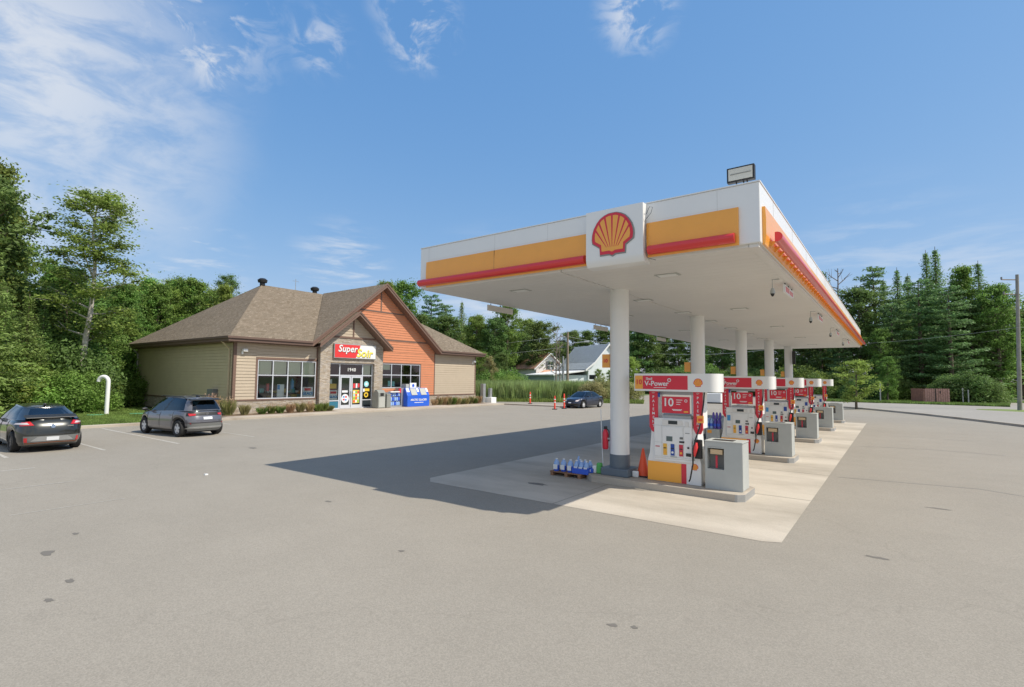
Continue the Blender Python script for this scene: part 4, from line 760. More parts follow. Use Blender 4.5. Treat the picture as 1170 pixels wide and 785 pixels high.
text('10', 'lettering', .16, REDP, tile0, (-4.915, PF-.13, 2.445), xa=(1, 0, 0), bold=.003, depth=.003)
# yellow column flags
for i in range(5):
    y = 12.05+SP*i; t = thing('pump_number_flag', ['orange number flag on the nearest canopy column', 'orange flag on the second canopy column', 'orange flag on the third canopy column', 'orange flag on the fourth canopy column', 'orange flag on the farthest canopy column'][i], 'sign', (-5.9, y, 2.8), group='orange flags on the columns')
    b = MB(); b.box(-6.02, -5.81, y-.05, y+.0, 2.80, 3.14); pl = b.build('plate', YEL, t); b = MB(); b.box(-5.83, -5.77, y-.04, y, 2.9, 2.93); b.box(-5.83, -5.77, y-.04, y, 3.02, 3.05); b.build('bracket', METAL, t)
    if i == 0: text('10', 'lettering', .13, REDP, pl, (-5.93, y-.054, 2.97), xa=(1, 0, 0), bold=.004, depth=.003)

# ---- island clutter
t = thing('fire_extinguisher', 'red fire extinguisher hung on the left side of the nearest column', 'extinguisher', (-5.93, 12.05, .75))
b = MB(); b.tube([(-5.93, 12.0, .75), (-5.93, 12.0, .78), (-5.93, 12.0, 1.15), (-5.93, 12.0, 1.22), (-5.93, 12.0, 1.25)], [.06, .075, .075, .05, .03], 16); b.build('cylinder', REDP, t, smooth=40); b = MB(); b.box(-5.96, -5.9, 11.96, 12.04, 1.25, 1.32); b.build('valve', BLACK, t); b = MB(); b.tube([(-5.9, 12, 1.27), (-5.83, 12, 1.2), (-5.84, 12.0, .95)], .012, 6); b.build('hose', BLACK, t); b = MB(); b.box(-5.86, -5.79, 11.97, 12.03, 1.0, 1.04); b.build('bracket', METAL, t)
t = thing('traffic_cone', 'orange traffic cone on the island between column and nearest pump', 'traffic cone', (-5.02, 12.2, .155))
b = MB(); b.tube([(-5.02, 12.2, .18), (-5.02, 12.2, .76), (-5.02, 12.2, .83)], [.15, .035, .02], 24); b.build('cone', CONE, t, smooth=50); b = MB(); b.box(-5.2, -4.84, 12.02, 12.38, .156, .185); b.build('base', BLACK, t, bevel=.01)
t = thing('squeegee_pole', 'thin white long handle leaning in the green and white jug left of the column', 'pole', (-5.98, 12.0, .155))
b = MB(); b.tube([(-6.06, 12.0, 1.76), (-6.03, 12.0, .9), (-5.99, 12.0, .2)], .012, 6); b.build('handle', HWHITE, t); b = MB(); b.box(-6.06, -5.94, 11.95, 12.02, .16, .2); b.build('head', BLACK, t)
t = thing('green_jug', 'green and white bottle beside the nearest column base', 'jug', (-6.03, 11.95, .155))
b = MB(); b.box(-6.08, -5.95, 11.78, 11.9, .156, .42); b.build('body', GRN, t, bevel=.03); b = MB(); b.box(-6.2, -6.085, 11.78, 11.9, .156, .34); b.build('white_half', HWHITE, t, bevel=.03)
t = thing('cable_box', 'low white box at the foot of the nearest column, left of the cone', 'box', (-5.15, 12.1, .155)); b = MB(); b.box(-5.19, -5.04, 11.92, 12.0, .156, .3); b.build('body', HWHITE, t, bevel=.02)
t = thing('pallet', 'low brown wooden pallet holding blue fluid jugs left of the column', 'pallet', (-6.85, 11.9, 0))
b = MB()
for x in (-7.3, -6.88, -6.5): b.box(x, x+.08, 11.58, 12.3, .004, .09)
t_ = b.build('bearer', WOOD, t); b = MB()
for i in range(6): b.box(-7.32, -6.40, 11.58+i*.125, 11.68+i*.125, .09, .115)
b.build('deck_board', WOOD, t)
def make_jug(x, y, z, r=.075, h=.30, lab='', white=True, tilt=0):
    t = thing('washer_fluid_jug', lab, 'jug', (x, y, z), group='blue washer fluid jugs on the pallet')
    b = MB(); b.tube([(x, y, z), (x, y, z+.01), (x, y, z+.15)], [r*.93, r, r], 14); b.build('fluid', BLUEL, t, smooth=50)
    b = MB(); b.tube([(x, y, z+.15), (x, y, z+.215), (x, y, z+.265), (x, y, z+h)], [r, r, r*.62, r*.42], 14); b.build('neck', JUG, t, smooth=50)
    b = MB(); b.tube([(x, y, z+h), (x, y, z+h+.025)], r*.42, 10); b.build('cap', HWHITE, t)
    b = MB(); b.box(x-r*.75, x+r*.75, y-r-.004, y-r*.8, z+.05, z+.17); b.build('label_patch', HWHITE, t)
    return t
labs = ['leftmost jug on the pallet, standing alone', 'second jug from the left on the pallet', 'third jug from the left, with a clear sheet behind it']
for i, (x, y) in enumerate(((-7.17, 11.68), (-6.98, 11.72), (-6.78, 11.72))): make_jug(x, y, .116, lab='clear and blue jug, '+labs[i].replace(' jug', '', 1))
for i in range(6):
    make_jug(-6.60+.14*(i % 3), 11.72+.2*(i//3), .116, r=.065, lab='clear and blue jug packed in the blue tray on the pallet')
b = MB(); b.box(-6.68, -6.66, 11.62, 12.02, .12, .28); b.box(-6.24, -6.22, 11.62, 12.02, .12, .28); b.box(-6.66, -6.24, 11.62, 11.636, .12, .25); tag(b.build('plastic_tray', BLUEL), 'blue plastic tray around the clustered jugs at the pallet right end', 'tray')
b = MB(); b.slab([(-6.74, 11.86, .13), (-6.64, 11.86, .13), (-6.62, 11.9, .52), (-6.66, 11.9, .52)], .006); tag(b.build('clear_sheet', JUG), 'upright clear plastic sheet behind the third pallet jug', 'sheet')
t = thing('fluid_pack', 'small blue wrapped pack lying on the island left of the green bottle', 'pack', (-6.2, 11.8, .155)); b = MB(); b.box(-6.33, -6.15, 11.72, 11.88, .157, .27); b.build('pack', BLUEL, t, bevel=.02); b = MB(); b.box(-6.30, -6.2, 11.715, 11.72, .19, .25); b.build('label_patch', HWHITE, t)
# fluid bin on second island
t = thing('fluid_bin', 'grey bin topped with blue and purple fluid bottles behind the nearest pump', 'bin', (-5.0, 18.5, .155))
b = MB(); b.box(-5.28, -4.82, 18.3, 18.7, .157, .86); q = b.build('bin_body', CABM, t, bevel=.02); b = MB(); b.box(-5.22, -5.08, 18.293, 18.3, .72, .82); b.build('yellow_label', YEL, q)
for i in range(8):
    x = -5.23+.12*(i % 4); y = 18.4+.17*(i//4); b = MB(); b.tube([(x, y, .87), (x, y, 1.08), (x, y, 1.17), (x, y, 1.22)], [.05, .05, .025, .02], 10); b.build('bottle', PURP if i in (2, 3, 7, 6) else JUG, t, smooth=50)
for i in range(4):
    x = -5.23+.12*i; b = MB(); b.tube([(x, 18.38, .95), (x, 18.38, 1.04)], .054, 10); b.build('bottle_band', BLUEL, t)
for i in range(3):
    x = -5.05+.11*i; b = MB(); b.tube([(x, 18.45, 1.2), (x, 18.45, 1.36), (x, 18.45, 1.42)], [.04, .04, .018], 10); b.build('bottle', PURP, t, smooth=50)
# ================================================================ CARS
def interp(pts, x):
    if x <= pts[0][0]: return pts[0][1]
    for (a, b), (c, d) in zip(pts, pts[1:]):
        if x <= c:
            t = (x-a)/(c-a); t = t*t*(3-2*t)*.5+t*.5; return b+(d-b)*t
    return pts[-1][1]
def make_car(name, label, cat, P, loc, rz):
    t = thing(name, label, cat, (0, 0, 0)); Wh, H, wb, fo, ro, rw = P['W']/2, P['H'], P['wb'], P['fo'], P['ro'], P['rw']
    XF, XR = wb/2+fo, -(wb/2+ro); xw = (wb/2, -wb/2); paint = P['paint']; NF, NR = 3.6, 4.2
    zs = lambda x: interp(P['shoulder'], x)
    def zlow(x):
        z = P['sill']
        if x > XF-.5: z = P['sill']-.02+.0
        for q in xw:
            d = abs(x-q); ra = rw+.055
            if d < ra: z = max(z, rw+math.sqrt(ra*ra-d*d))
        return z
    def ext(tt):  # front, rear x and half width at level
        return XF-interp(P['fprof'], tt), XR+interp(P['rprof'], tt), Wh-interp([(0, .07), (.18, .015), (.45, 0), (.62, .005), (.85, .03), (1, .075)], tt)
    def outline(xf, xr, w, nf, nr, nside=96, ncap=14, U=.985):
        cx, a = (xf+xr)/2, (xf-xr)/2; pts = []
        yU = w*(1-U**nf)**(1/nf)
        for i in range(ncap): y = yU*(i/ncap); u = (1-(y/w)**nf)**(1/nf); pts.append((cx+a*u, y, 'F', u))
        for i in range(nside+1):
            u = U-2*U*i/nside; n = nf if u > 0 else nr; pts.append((cx+a*u, w*(1-abs(u)**n)**(1/n), 'S', u))
        yU = w*(1-U**nr)**(1/nr)
        for i in range(ncap-1, -1, -1): y = yU*(i/ncap); u = (1-(y/w)**nr)**(1/nr); pts.append((cx-a*u, y, 'R', -u))
        return pts
    T = [0, .06, .14, .24, .36, .48, .6, .72, .84, .93, 1]
    grid = []
    for tt in T:
        xf, xr, w = ext(tt); row = []
        for (x, y, k, u) in outline(xf, xr, w, NF, NR):
            zl = zlow(x) if k == 'S' else P['sill']; row.append((x, y, zl+(zs(x)-zl)*tt, k, u))
        grid.append(row)
    groups = {}
    def face(g, q): groups.setdefault(g, MB()).add(q, [(0, 1, 2, 3)])
    n = len(grid[0]); d0, d1, d2 = P['doors']
    for j in range(len(T)-1):
        for i in range(n-1):
            q = [grid[j][i], grid[j][i+1], grid[j+1][i+1], grid[j+1][i]]; xm = (q[0][0]+q[1][0])/2
            g_ = 'body'
            if q[0][3] == 'S' and q[1][3] == 'S' and T[j] >= .06:
                if d1 < xm < d0: g_ = 'door_f'
                elif d2 < xm < d1: g_ = 'door_r'
            if P.get('clad') and T[j+1] <= .24 and g_ == 'body': g_ = 'clad'
            for s in (1, -1):
                vs = [(a[0], a[1]*s, a[2]) for a in q]; face(g_+('_l' if s > 0 else '_r') if 'door' in g_ else g_, vs)
    # hood and deck
    top = grid[-1]
    for i in range(n-1):
        a, b = top[i], top[i+1]
        for k in range(10):
            f0, f1 = 1-k/5, 1-(k+1)/5
            cr = lambda f: P.get('crown', .045)*(1-f*f)
            face('body', [(a[0], a[1]*f0, a[2]+cr(f0)), (b[0], b[1]*f0, b[2]+cr(f0)), (b[0], b[1]*f1, b[2]+cr(f1)), (a[0], a[1]*f1, a[2]+cr(f1))])
    # greenhouse
    GQ = [0, .05, .12, .3, .5, .7, .86, .93, 1]; gg = []
    zr = lambda x: interp(P['roof'], x)
    for q in GQ:
        xf = P['ws'][0]+(P['ws'][1]-P['ws'][0])*(q**1.05); xr = P['rg'][0]+(P['rg'][1]-P['rg'][0])*(q**P.get('rgp', 1.1)); w = Wh-.085-interp([(0, 0), (.5, .10), (1, P.get('tumble', .27))], q)
        row = []
        for (x, y, k, u) in outline(xf, xr, w, 6.5, 5.0, 80): zb = zs(x)-.01+.03*(1 if k != 'S' else .0); row.append((x, y, zb+(zr(x)-zb)*q, k, u))
        gg.append(row)
    n2 = len(gg[0]); ub = P['bp']
    for j in range(len(GQ)-1):
        for i in range(n2-1):
            q = [gg[j][i], gg[j][i+1], gg[j+1][i+1], gg[j+1][i]]; k = q[0][3]+q[1][3]; u = (q[0][4]+q[1][4])/2; g_ = 'body'
            if GQ[j] >= .05 and GQ[j+1] <= .93:
                if u > .965: g_ = 'windshield'
                elif u < -.955: g_ = 'rear_window'
                elif -P.get('cp', .8) < u < .90 and GQ[j+1] <= .93:
                    g_ = 'side_window_f' if u > ub+.025 else ('side_window_r' if u < ub-.025 else 'pillar')
            for s in (1, -1): face(g_+('_l' if s > 0 else '_r') if g_.startswith('side') else g_, [(a[0], a[1]*s, a[2]) for a in q])
    top = gg[-1]
    for i in range(n2-1):
        a, b = top[i], top[i+1]
        for k in range(10):
            f0, f1 = 1-k/5, 1-(k+1)/5; cr = lambda f: .035*(1-f*f)
            face('roof', [(a[0], a[1]*f0, a[2]+cr(f0)), (b[0], b[1]*f0, b[2]+cr(f0)), (b[0], b[1]*f1, b[2]+cr(f1)), (a[0], a[1]*f1, a[2]+cr(f1))])
    objs = {}
    for g_, mb in groups.items():
        nm = {'door_f_l': 'door', 'door_f_r': 'door', 'door_r_l': 'door', 'door_r_r': 'door', 'clad': 'lower_cladding', 'pillar': 'window_pillar'}.get(g_, g_)
        if g_.startswith('side'): nm = 'side_window'
        mt = CGLASS if 'wind' in g_ and g_ != 'pillar' else (BLACK if g_ in ('pillar', 'clad') else (P.get('roofm', paint) if g_ == 'roof' else paint))
        import bmesh
        o = mb.build(nm, mt, t, local=True, fix=False); bm = bmesh.new(); bm.from_mesh(o.data); bmesh.ops.remove_doubles(bm, verts=bm.verts, dist=.0008); bmesh.ops.recalc_face_normals(bm, faces=bm.faces); bm.to_mesh(o.data); bm.free()
        o.data.polygons.foreach_set('use_smooth', [True]*len(o.data.polygons)); o.data.set_sharp_from_angle(angle=R(38)); objs[g_] = o
    # inner shell, seats
    b = MB(); b.box(XR+.35, XF-.35, -Wh+.24, Wh-.24, .17, .55); b.box(XR+.6, P['ws'][0]-.25, -Wh+.16, Wh-.16, .55, min(.8, zs(0)-.12)); b.build('underbody', BLACK, t, local=True)
    b = MB()
    for x, s in ((.25, .36), (.25, -.36), (-.75, .36), (-.75, -.36)): b.box(x-.12, x, s-.24, s+.24, .6, H-.42); b.box(x-.1, x-.03, s-.12, s+.12, H-.42, H-.24)
    b.build('seat', BLACK, t, local=True, bevel=.04)
    # wheels
    for x in xw:
        for s in (1, -1):
            y = s*(Wh-.15); b = MB()
            prof = [(rw*.62, -.10), (rw*.66, -.11), (rw*.93, -.11), (rw*.985, -.09), (rw, -.05), (rw, .05), (rw*.985, .09), (rw*.93, .11), (rw*.66, .11), (rw*.62, .10)]; N_ = 36; vs = []; fs = []
            for k in range(N_):
                a_ = 2*PI*k/N_
                for (r_, o_) in prof: vs.append((x+r_*math.cos(a_), y+o_, rw+r_*math.sin(a_)))
            m_ = len(prof)
            for k in range(N_):
                for j in range(m_): fs.append((k*m_+j, k*m_+(j+1) % m_, ((k+1) % N_)*m_+(j+1) % m_, ((k+1) % N_)*m_+j))
            b.add(vs, fs); wh = b.build('wheel', TYRE, t, local=True, smooth=30)
            b = MB(); yo = y+s*.085; b.tube([(x, y-s*.02, rw), (x, y+s*.0, rw)], rw*.63, 28); b.build('brake_disc', BLACK, wh, local=True)
            b = MB(); ns = P.get('spokes', 5)
            for k in range(ns):
                a_ = 2*PI*k/ns+.3; dx, dz = math.cos(a_), math.sin(a_); px_, pz = -dz, dx; r0_, r1 = .05, rw*.62; w0, w1 = .045, P.get('sw', .06)
                vv = []
                for yy in (yo-s*.03, yo): vv += [(x+dx*r0_+px_*w0, yy, rw+dz*r0_+pz*w0), (x+dx*r0_-px_*w0, yy, rw+dz*r0_-pz*w0), (x+dx*r1-px_*w1, yy, rw+dz*r1-pz*w1), (x+dx*r1+px_*w1, yy, rw+dz*r1+pz*w1)]
                b.add(vv, [(0, 1, 2, 3), (4, 5, 6, 7), (0, 1, 5, 4), (1, 2, 6, 5), (2, 3, 7, 6), (3, 0, 4, 7)])
            b.tube([(x, yo-s*.03, rw), (x, yo+s*.008, rw)], .055, 16)
            for k in range(28):
                a0, a1 = 2*PI*k/28, 2*PI*(k+1)/28; ro_, ri = rw*.66, rw*.58
                b.add([(x+r_*math.cos(a_), yy, rw+r_*math.sin(a_)) for yy in (yo-s*.12, yo+s*.004) for a_, r_ in ((a0, ro_), (a1, ro_), (a1, ri), (a0, ri))], [(4, 5, 6, 7), (2, 3, 7, 6), (0, 1, 5, 4)])
            b.build('rim', P['rim'], wh, local=True)
    # surface patches
    def surf(th, z, off):
        c_, s_ = math.cos(th), math.sin(th); 
        tt = .5
        for _ in range(6):
            xf, xr, w = ext(max(0, min(1, tt))); cx, a = (xf+xr)/2, (xf-xr)/2; nn_ = NF if c_ > 0 else NR
            x = cx+a*math.copysign(abs(c_)**(2/nn_), c_); y = w*math.copysign(abs(s_)**(2/nn_), s_); zt = zs(x); zl = P['sill']; tt = (z-zl)/(zt-zl)
        un = abs((x-cx)/a); nx = math.copysign(un**(nn_-1)/a, c_); ny = math.copysign((abs(y)/w)**(nn_-1)/w, y if y else 1)
        l = math.hypot(nx, ny) or 1; return (x+nx/l*off, y+ny/l*off, z)
    thy = lambda f, rear=True: (PI-math.asin(min(1, abs(f))**((NR if rear else NF)/2))) if rear else math.asin(min(1, abs(f))**(NF/2))
    thx = lambda f, rear=True: math.acos(-(f**(NR/2))) if rear else math.acos(f**(NF/2))
    def patch(nm, m_, corners, off=.012, mirror=True, par=None, nu=12, nv=4):
        """corners: (theta,z) bottom-left, bottom-right, top-right, top-left"""
        for s in ((1, -1) if mirror else (1,)):
            b = MB(); vs = []; A, B, Cc, D = corners
            for j in range(nv+1):
                for i in range(nu+1):
                    u, v = i/nu, j/nv; th = (A[0]*(1-u)+B[0]*u)*(1-v)+(D[0]*(1-u)+Cc[0]*u)*v; z = (A[1]*(1-u)+B[1]*u)*(1-v)+(D[1]*(1-u)+Cc[1]*u)*v
                    x, y, z = surf(th, z, off); vs.append((x, y*s, z))
            m0 = len(vs)
            for j in range(nv+1):
                for i in range(nu+1): 
                    u, v = i/nu, j/nv; th = (A[0]*(1-u)+B[0]*u)*(1-v)+(D[0]*(1-u)+Cc[0]*u)*v; z = (A[1]*(1-u)+B[1]*u)*(1-v)+(D[1]*(1-u)+Cc[1]*u)*v
                    x, y, z = surf(th, z, -.01); vs.append((x, y*s, z))
            fs = [(j*(nu+1)+i, j*(nu+1)+i+1, (j+1)*(nu+1)+i+1, (j+1)*(nu+1)+i) for j in range(nv) for i in range(nu)]
            rim_ = [i for i in range(nu+1)]+[j*(nu+1)+nu for j in range(1, nv+1)]+[nv*(nu+1)+i for i in range(nu-1, -1, -1)]+[j*(nu+1) for j in range(nv-1, 0, -1)]
            fs += [(rim_[k], rim_[(k+1) % len(rim_)], m0+rim_[(k+1) % len(rim_)], m0+rim_[k]) for k in range(len(rim_))]
            b.add(vs, fs); o = b.build(nm, m_, par or t, local=True, smooth=35)
        return o
    # door seams, handles
    def side_y(x, tt): xf, xr, w = ext(tt); cx, a = (xf+xr)/2, (xf-xr)/2; u = (x-cx)/a; n_ = NF if u > 0 else NR; return w*(1-abs(u)**n_)**(1/n_)
    for s in (1, -1):
        b = MB()
        for xd in (d0, d1, d2):
            pts = []
            for tt in (.1, .25, .4, .55, .7, .85, .98): zl = zlow(xd); pts.append((xd, s*(side_y(xd, tt)+.001), zl+(zs(xd)-zl)*tt))
            b.tube(pts, .008, 4)
        b.build('door_seam', BLACK, objs['body'], local=True)
        for dn, xh in (('door_f', d1+.14), ('door_r', d2+.2)):
            zl = zlow(xh); z = zl+(zs(xh)-zl)*.80; y = side_y(xh, .80); b = MB(); b.box(xh-.09, xh+.09, s*(y-.01), s*(y+.03), z-.018, z+.018); b.build('door_handle', P.get('handle', paint), objs[dn+('_l' if s > 0 else '_r')], local=True, bevel=.008)
        xm = P['ws'][0]-.42; z = zs(xm)+.05; b = MB(); b.tube([(xm+.05, s*(Wh-.10), z-.04), (xm+.02, s*(Wh+.04), z+.02)], .025, 8); b.tube([(xm-.03, s*(Wh+.02), z+.03), (xm-.03, s*(Wh+.09), z+.035), (xm-.03, s*(Wh+.2), z+.03)], [.05, .075, .05], 10); b.build('mirror', P.get('mirror', paint), t, local=True, smooth=50)
    P['detail'](t, patch, thy, thx, objs, surf, zs, XF, XR, Wh)
    t.location = loc; t.rotation_euler = (0, 0, rz); return t

def det_hatch(t, patch, thy, thx, objs, surf, zs, XF, XR, Wh):
    P0 = PI
    patch('tail_panel', BLACK, [(thy(.97), .83), (thy(.0), .86), (thy(.0), .99), (thy(.97), .97)], .010)
    patch('tail_light', TAIL, [(thx(.93), .845), (thy(.52), .875), (thy(.5), .935), (thx(.91), .95)], .02)
    patch('rear_cladding', CABD, [(thx(.90), .24), (P0, .24), (P0, .55), (thx(.90), .55)], .012)
    patch('silver_trim', METAL, [(thy(.86), .33), (P0, .33), (P0, .42), (thy(.70), .42)], .02)
    patch('bumper_light', TAIL, [(thx(.95), .535), (thy(.72), .535), (thy(.70), .585), (thx(.93), .585)], .022)
    patch('license_plate', PLATE, [(thy(.20), .70), (P0, .70), (P0, .80), (thy(.20), .80)], .02)
    patch('tailgate_seam', BLACK, [(thy(.92), .57), (P0, .57), (P0, .585), (thy(.92), .585)], .016)
    b = MB(); x, y, z = surf(P0, .93, .015); b.tube([(x, 0, z), (x-.012, 0, z)], .055, 16); b.build('badge', CHROM, t, local=True)
    b = MB(); b.prism([(-1.62, 1.545), (-1.88, 1.50), (-1.88, 1.47), (-1.62, 1.47)], -.60, .60, 'y'); b.build('spoiler', BLACK, t, local=True, bevel=.01)
    for s in (1, -1): b = MB(); b.tube([(.5, s*.60, 1.585), (.3, s*.61, 1.625), (-1.2, s*.61, 1.61), (-1.4, s*.60, 1.56)], .016, 6); b.build('roof_rail', BLACK, t, local=True, smooth=50)
    b = MB(); b.box(-1.3, -1.1, -.04, .04, 1.59, 1.65); b.build('antenna_fin', BLACK, t, local=True, bevel=.02)
    patch('headlight', HWHITE, [(thx(.94, False), .62), (thy(.55, False), .64), (thy(.55, False), .72), (thx(.90, False), .74)], .014)
SILV = car_paint('paint_grey', (.155, .155, .172), .45)
make_car('parked_car', 'grey compact hatchback with silver wheels parked nose to the kerb beside the shop', 'car', dict(W=1.78, H=1.60, wb=2.68, fo=.84, ro=.72, rw=.335, sill=.25, paint=SILV, rim=RIM, spokes=5, sw=.045, mirror=BLACK,
    fprof=[(0, .12), (.2, .03), (.45, 0), (.7, .04), (1, .16)], rprof=[(0, .12), (.15, .04), (.4, 0), (.6, .03), (.8, .10), (1, .16)],
    shoulder=[(-2.2, 1.03), (-1.8, 1.06), (-1.0, 1.03), (.2, .98), (1.0, .97), (1.5, .92), (1.95, .80), (2.3, .68)], roof=[(-2.0, 1.50), (-1.5, 1.55), (-.4, 1.60), (.5, 1.56), (1.3, 1.50)], ws=(1.42, .42), rg=(-1.96, -1.60), rgp=1.3, tumble=.26, doors=(.98, -.02, -1.02), bp=-.03+.09, cp=.78, clad=True, detail=det_hatch),
    (-24.81, 9.56, 0), PI+R(6))

def det_fast(t, patch, thy, thx, objs, surf, zs, XF, XR, Wh):
    P0 = PI
    patch('tail_light', TAIL, [(thx(.86), .84), (thy(.50), .86), (thy(.62), .98), (thx(.88), .95)], .014)
    patch('tail_lens', TAILW, [(thy(.93), .88), (thy(.62), .885), (thy(.68), .945), (thy(.90), .93)], .026)
    patch('rear_bumper_trim', CABD, [(thx(.92), .25), (P0, .27), (P0, .52), (thx(.92), .52)], .012)
    patch('diffuser', METAL, [(thy(.58), .36), (P0, .36), (P0, .50), (thy(.40), .50)], .02)
    patch('copper_line', COPPER, [(thx(.93), .27), (P0, .30), (P0, .33), (thx(.93), .31)], .022)
    patch('license_plate', PLATE, [(thy(.17), .375), (P0, .375), (P0, .485), (thy(.17), .485)], .03)
    patch('reflector', TAIL, [(thx(.93), .33), (thx(.955), .33), (thx(.955), .47), (thx(.93), .47)], .022)
    b = MB(); x, y, z = surf(P0, .82, .012); b.tube([(x, 0, z), (x-.01, 0, z+.002)], .065, 20); b.build('badge', CHROM, t, local=True)
    b = MB(); x, y, z = surf(thy(.45), .80, .01); b.box(x-.01, x+.03, -.52, -.36, .79, .83); b.build('model_badge', CHROM, t, local=True)
    b = MB(); b.prism([(-1.72, 1.175), (-2.03, 1.10), (-2.04, 1.07), (-1.72, 1.11)], -.64, .64, 'y'); b.build('spoiler', BLACK, t, local=True, bevel=.012)
    b = MB(); b.box(-1.0, -.86, -.03, .03, 1.44, 1.50); b.build('antenna_fin', BLACK, t, local=True, bevel=.015)
    patch('headlight', HWHITE, [(thx(.93, False), .62), (thy(.55, False), .60), (thy(.55, False), .68), (thx(.88, False), .72)], .014)
BLKP = car_paint('paint_black', (.020, .023, .020), .3)
make_car('parked_car', 'black fastback with red and clear tail lights at the left edge of the lot', 'car', dict(W=1.82, H=1.45, wb=2.70, fo=.88, ro=.88, rw=.325, sill=.22, paint=BLKP, rim=RIMD, spokes=5, sw=.075,
    fprof=[(0, .12), (.2, .03), (.45, 0), (.7, .05), (1, .18)], rprof=[(0, .10), (.15, .03), (.4, 0), (.62, .03), (.85, .10), (1, .22)],
    shoulder=[(-2.3, 1.0), (-2.0, 1.03), (-1.4, 1.01), (0, .95), (1.0, .93), (1.5, .88), (2.0, .74), (2.3, .62)], roof=[(-1.9, 1.24), (-1.4, 1.34), (-.7, 1.42), (.0, 1.45), (.6, 1.42), (1.2, 1.38)], ws=(1.50, .40), rg=(-2.02, -1.12), rgp=1.2, tumble=.28, doors=(1.02, .02, -1.0), bp=.12, cp=.72, detail=det_fast),
    (-24.05, 4.72, 0), PI-R(.5))

def det_sedan(t, patch, thy, thx, objs, surf, zs, XF, XR, Wh):
    patch('headlight', TAILW, [(thx(.90, False), .60), (thy(.55, False), .60), (thy(.55, False), .70), (thx(.86, False), .74)], .014)
    patch('grille', BLACK, [(thy(.45, False), .56), (0, .54), (0, .68), (thy(.40, False), .68)], .014)
    patch('lower_grille', BLACK, [(thy(.75, False), .28), (0, .28), (0, .42), (thy(.70, False), .42)], .014)
    patch('license_plate', PLATE, [(thy(.15, False), .44), (0, .44), (0, .52), (thy(.15, False), .52)], .022)
    patch('tail_light', TAIL, [(thx(.90), .75), (thy(.6), .76), (thy(.6), .88), (thx(.88), .88)], .014)
NAVY = car_paint('paint_navy', (.018, .025, .05), .4)
make_car('parked_car', 'dark blue sedan facing the camera beside the orange delineators', 'car', dict(W=1.80, H=1.43, wb=2.70, fo=.92, ro=1.05, rw=.32, sill=.22, paint=NAVY, rim=RIM, spokes=5, sw=.05,
    fprof=[(0, .10), (.2, .02), (.45, 0), (.7, .06), (1, .20)], rprof=[(0, .10), (.15, .03), (.4, 0), (.62, .02), (.85, .06), (1, .14)],
    shoulder=[(-2.4, .96), (-2.0, 1.0), (-1.2, .99), (0, .95), (1.0, .93), (1.6, .86), (2.0, .76), (2.3, .66)], roof=[(-1.9, 1.30), (-1.0, 1.40), (-.2, 1.43), (.6, 1.39), (1.2, 1.36)], ws=(1.35, .40), rg=(-1.78, -.98), tumble=.29, doors=(.95, -.05, -1.0), bp=.13, cp=.76, detail=det_sedan),
    (-22.3, 40.9, 0), -PI/2-R(4))

# ================================================================ YARD OBJECTS
for i, (x, y, h_, lab) in enumerate(((-27.8, 40.45, 1.15, 'orange delineator post standing alone left of the pair'), (-22.5, 36.3, 1.12, 'left orange delineator post of the pair before the blue sedan'), (-22.5, 37.8, 1.28, 'right, taller orange delineator of the pair, touching the sedan outline'))):
    t = thing('delineator_post', lab, 'delineator', (x, y, 0), group='orange delineator posts')
    z0 = .12 if i == 0 else 0
    b = MB(); b.tube([(x, y, z0+.03), (x, y, z0+h_-.1), (x, y, z0+h_)], [.075, .06, .03], 12); b.build('post', REDC, t, smooth=50)
    for zz in (.55, .78): b = MB(); b.tube([(x, y, z0+zz), (x, y, z0+zz+.09)], [.072, .071], 12, caps=False); b.build('reflective_band', HWHITE, t)
    b = MB(); b.tube([(x, y, z0), (x, y, z0+.06)], .22, 8); b.build('base', BLACK, t)
t = thing('vent_pipe', 'white hooked vent pipe standing on the lawn left of the shop', 'pipe', (-39.2, 10.9, 0))
b = MB(); hk = [(-39.2, 10.9, 0), (-39.2, 10.9, 2.05)]+[(-39.2-.28*math.sin(YAW)*0-.30*math.cos(YAW)*(1-math.cos(R(a_))), 10.9-.30*math.sin(YAW)*(1-math.cos(R(a_))), 2.05+.30*math.sin(R(a_))) for a_ in range(20, 200, 20)]
b.tube(hk, .115, 14); b.build('pipe', HWHITE, t, smooth=60)
for (x, y, l_) in ((-38.6, 10.2, 'small green manhole lid in the lawn just left of the vent pipe'), (-38.2, 12.2, 'small green manhole lid in the lawn right of the vent pipe')):
    tag(MB().cyl(x, y, -.01, .08, .42, 18).build('manhole_lid', mat('lid_green', (.12, .38, .22), .6), None, smooth=40), l_, 'lid', 'green lids in the lawn')
tag(MB().box(-14.02, -13.94, 5.98, 6.05, .003, .03).build('paper_scrap', HWHITE), 'tiny white scrap of litter on the open asphalt', 'litter')
for (x, y, rx_, ry_) in ((-9.6, 2.1, .13, .07), (-10.4, 2.6, .07, .04), (-18, 9.2, .25, .12), (-7.6, 1.7, .08, .04), (-8.1, 2.0, .08, .04), (-6.9, 10.4, .28, .10), (-2.4, 5.0, .05, .04), (-2.2, 5.1, .04, .03), (-.3, 9.2, .16, .05), (.6, 13.5, .22, .05), (-9.2, 6.3, .08, .05), (-5.8, 5.2, .05, .04), (-26, 22, .4, .06), (-27, 34, .6, .06)):
    o = stain(x, y, rx_, ry_, z=.0055 if x > -9.3 and y > 9 and x < -1.5 else .0025); struct(o.build('oil_stain', mat('stain', (.165, .15, .128), .8)))
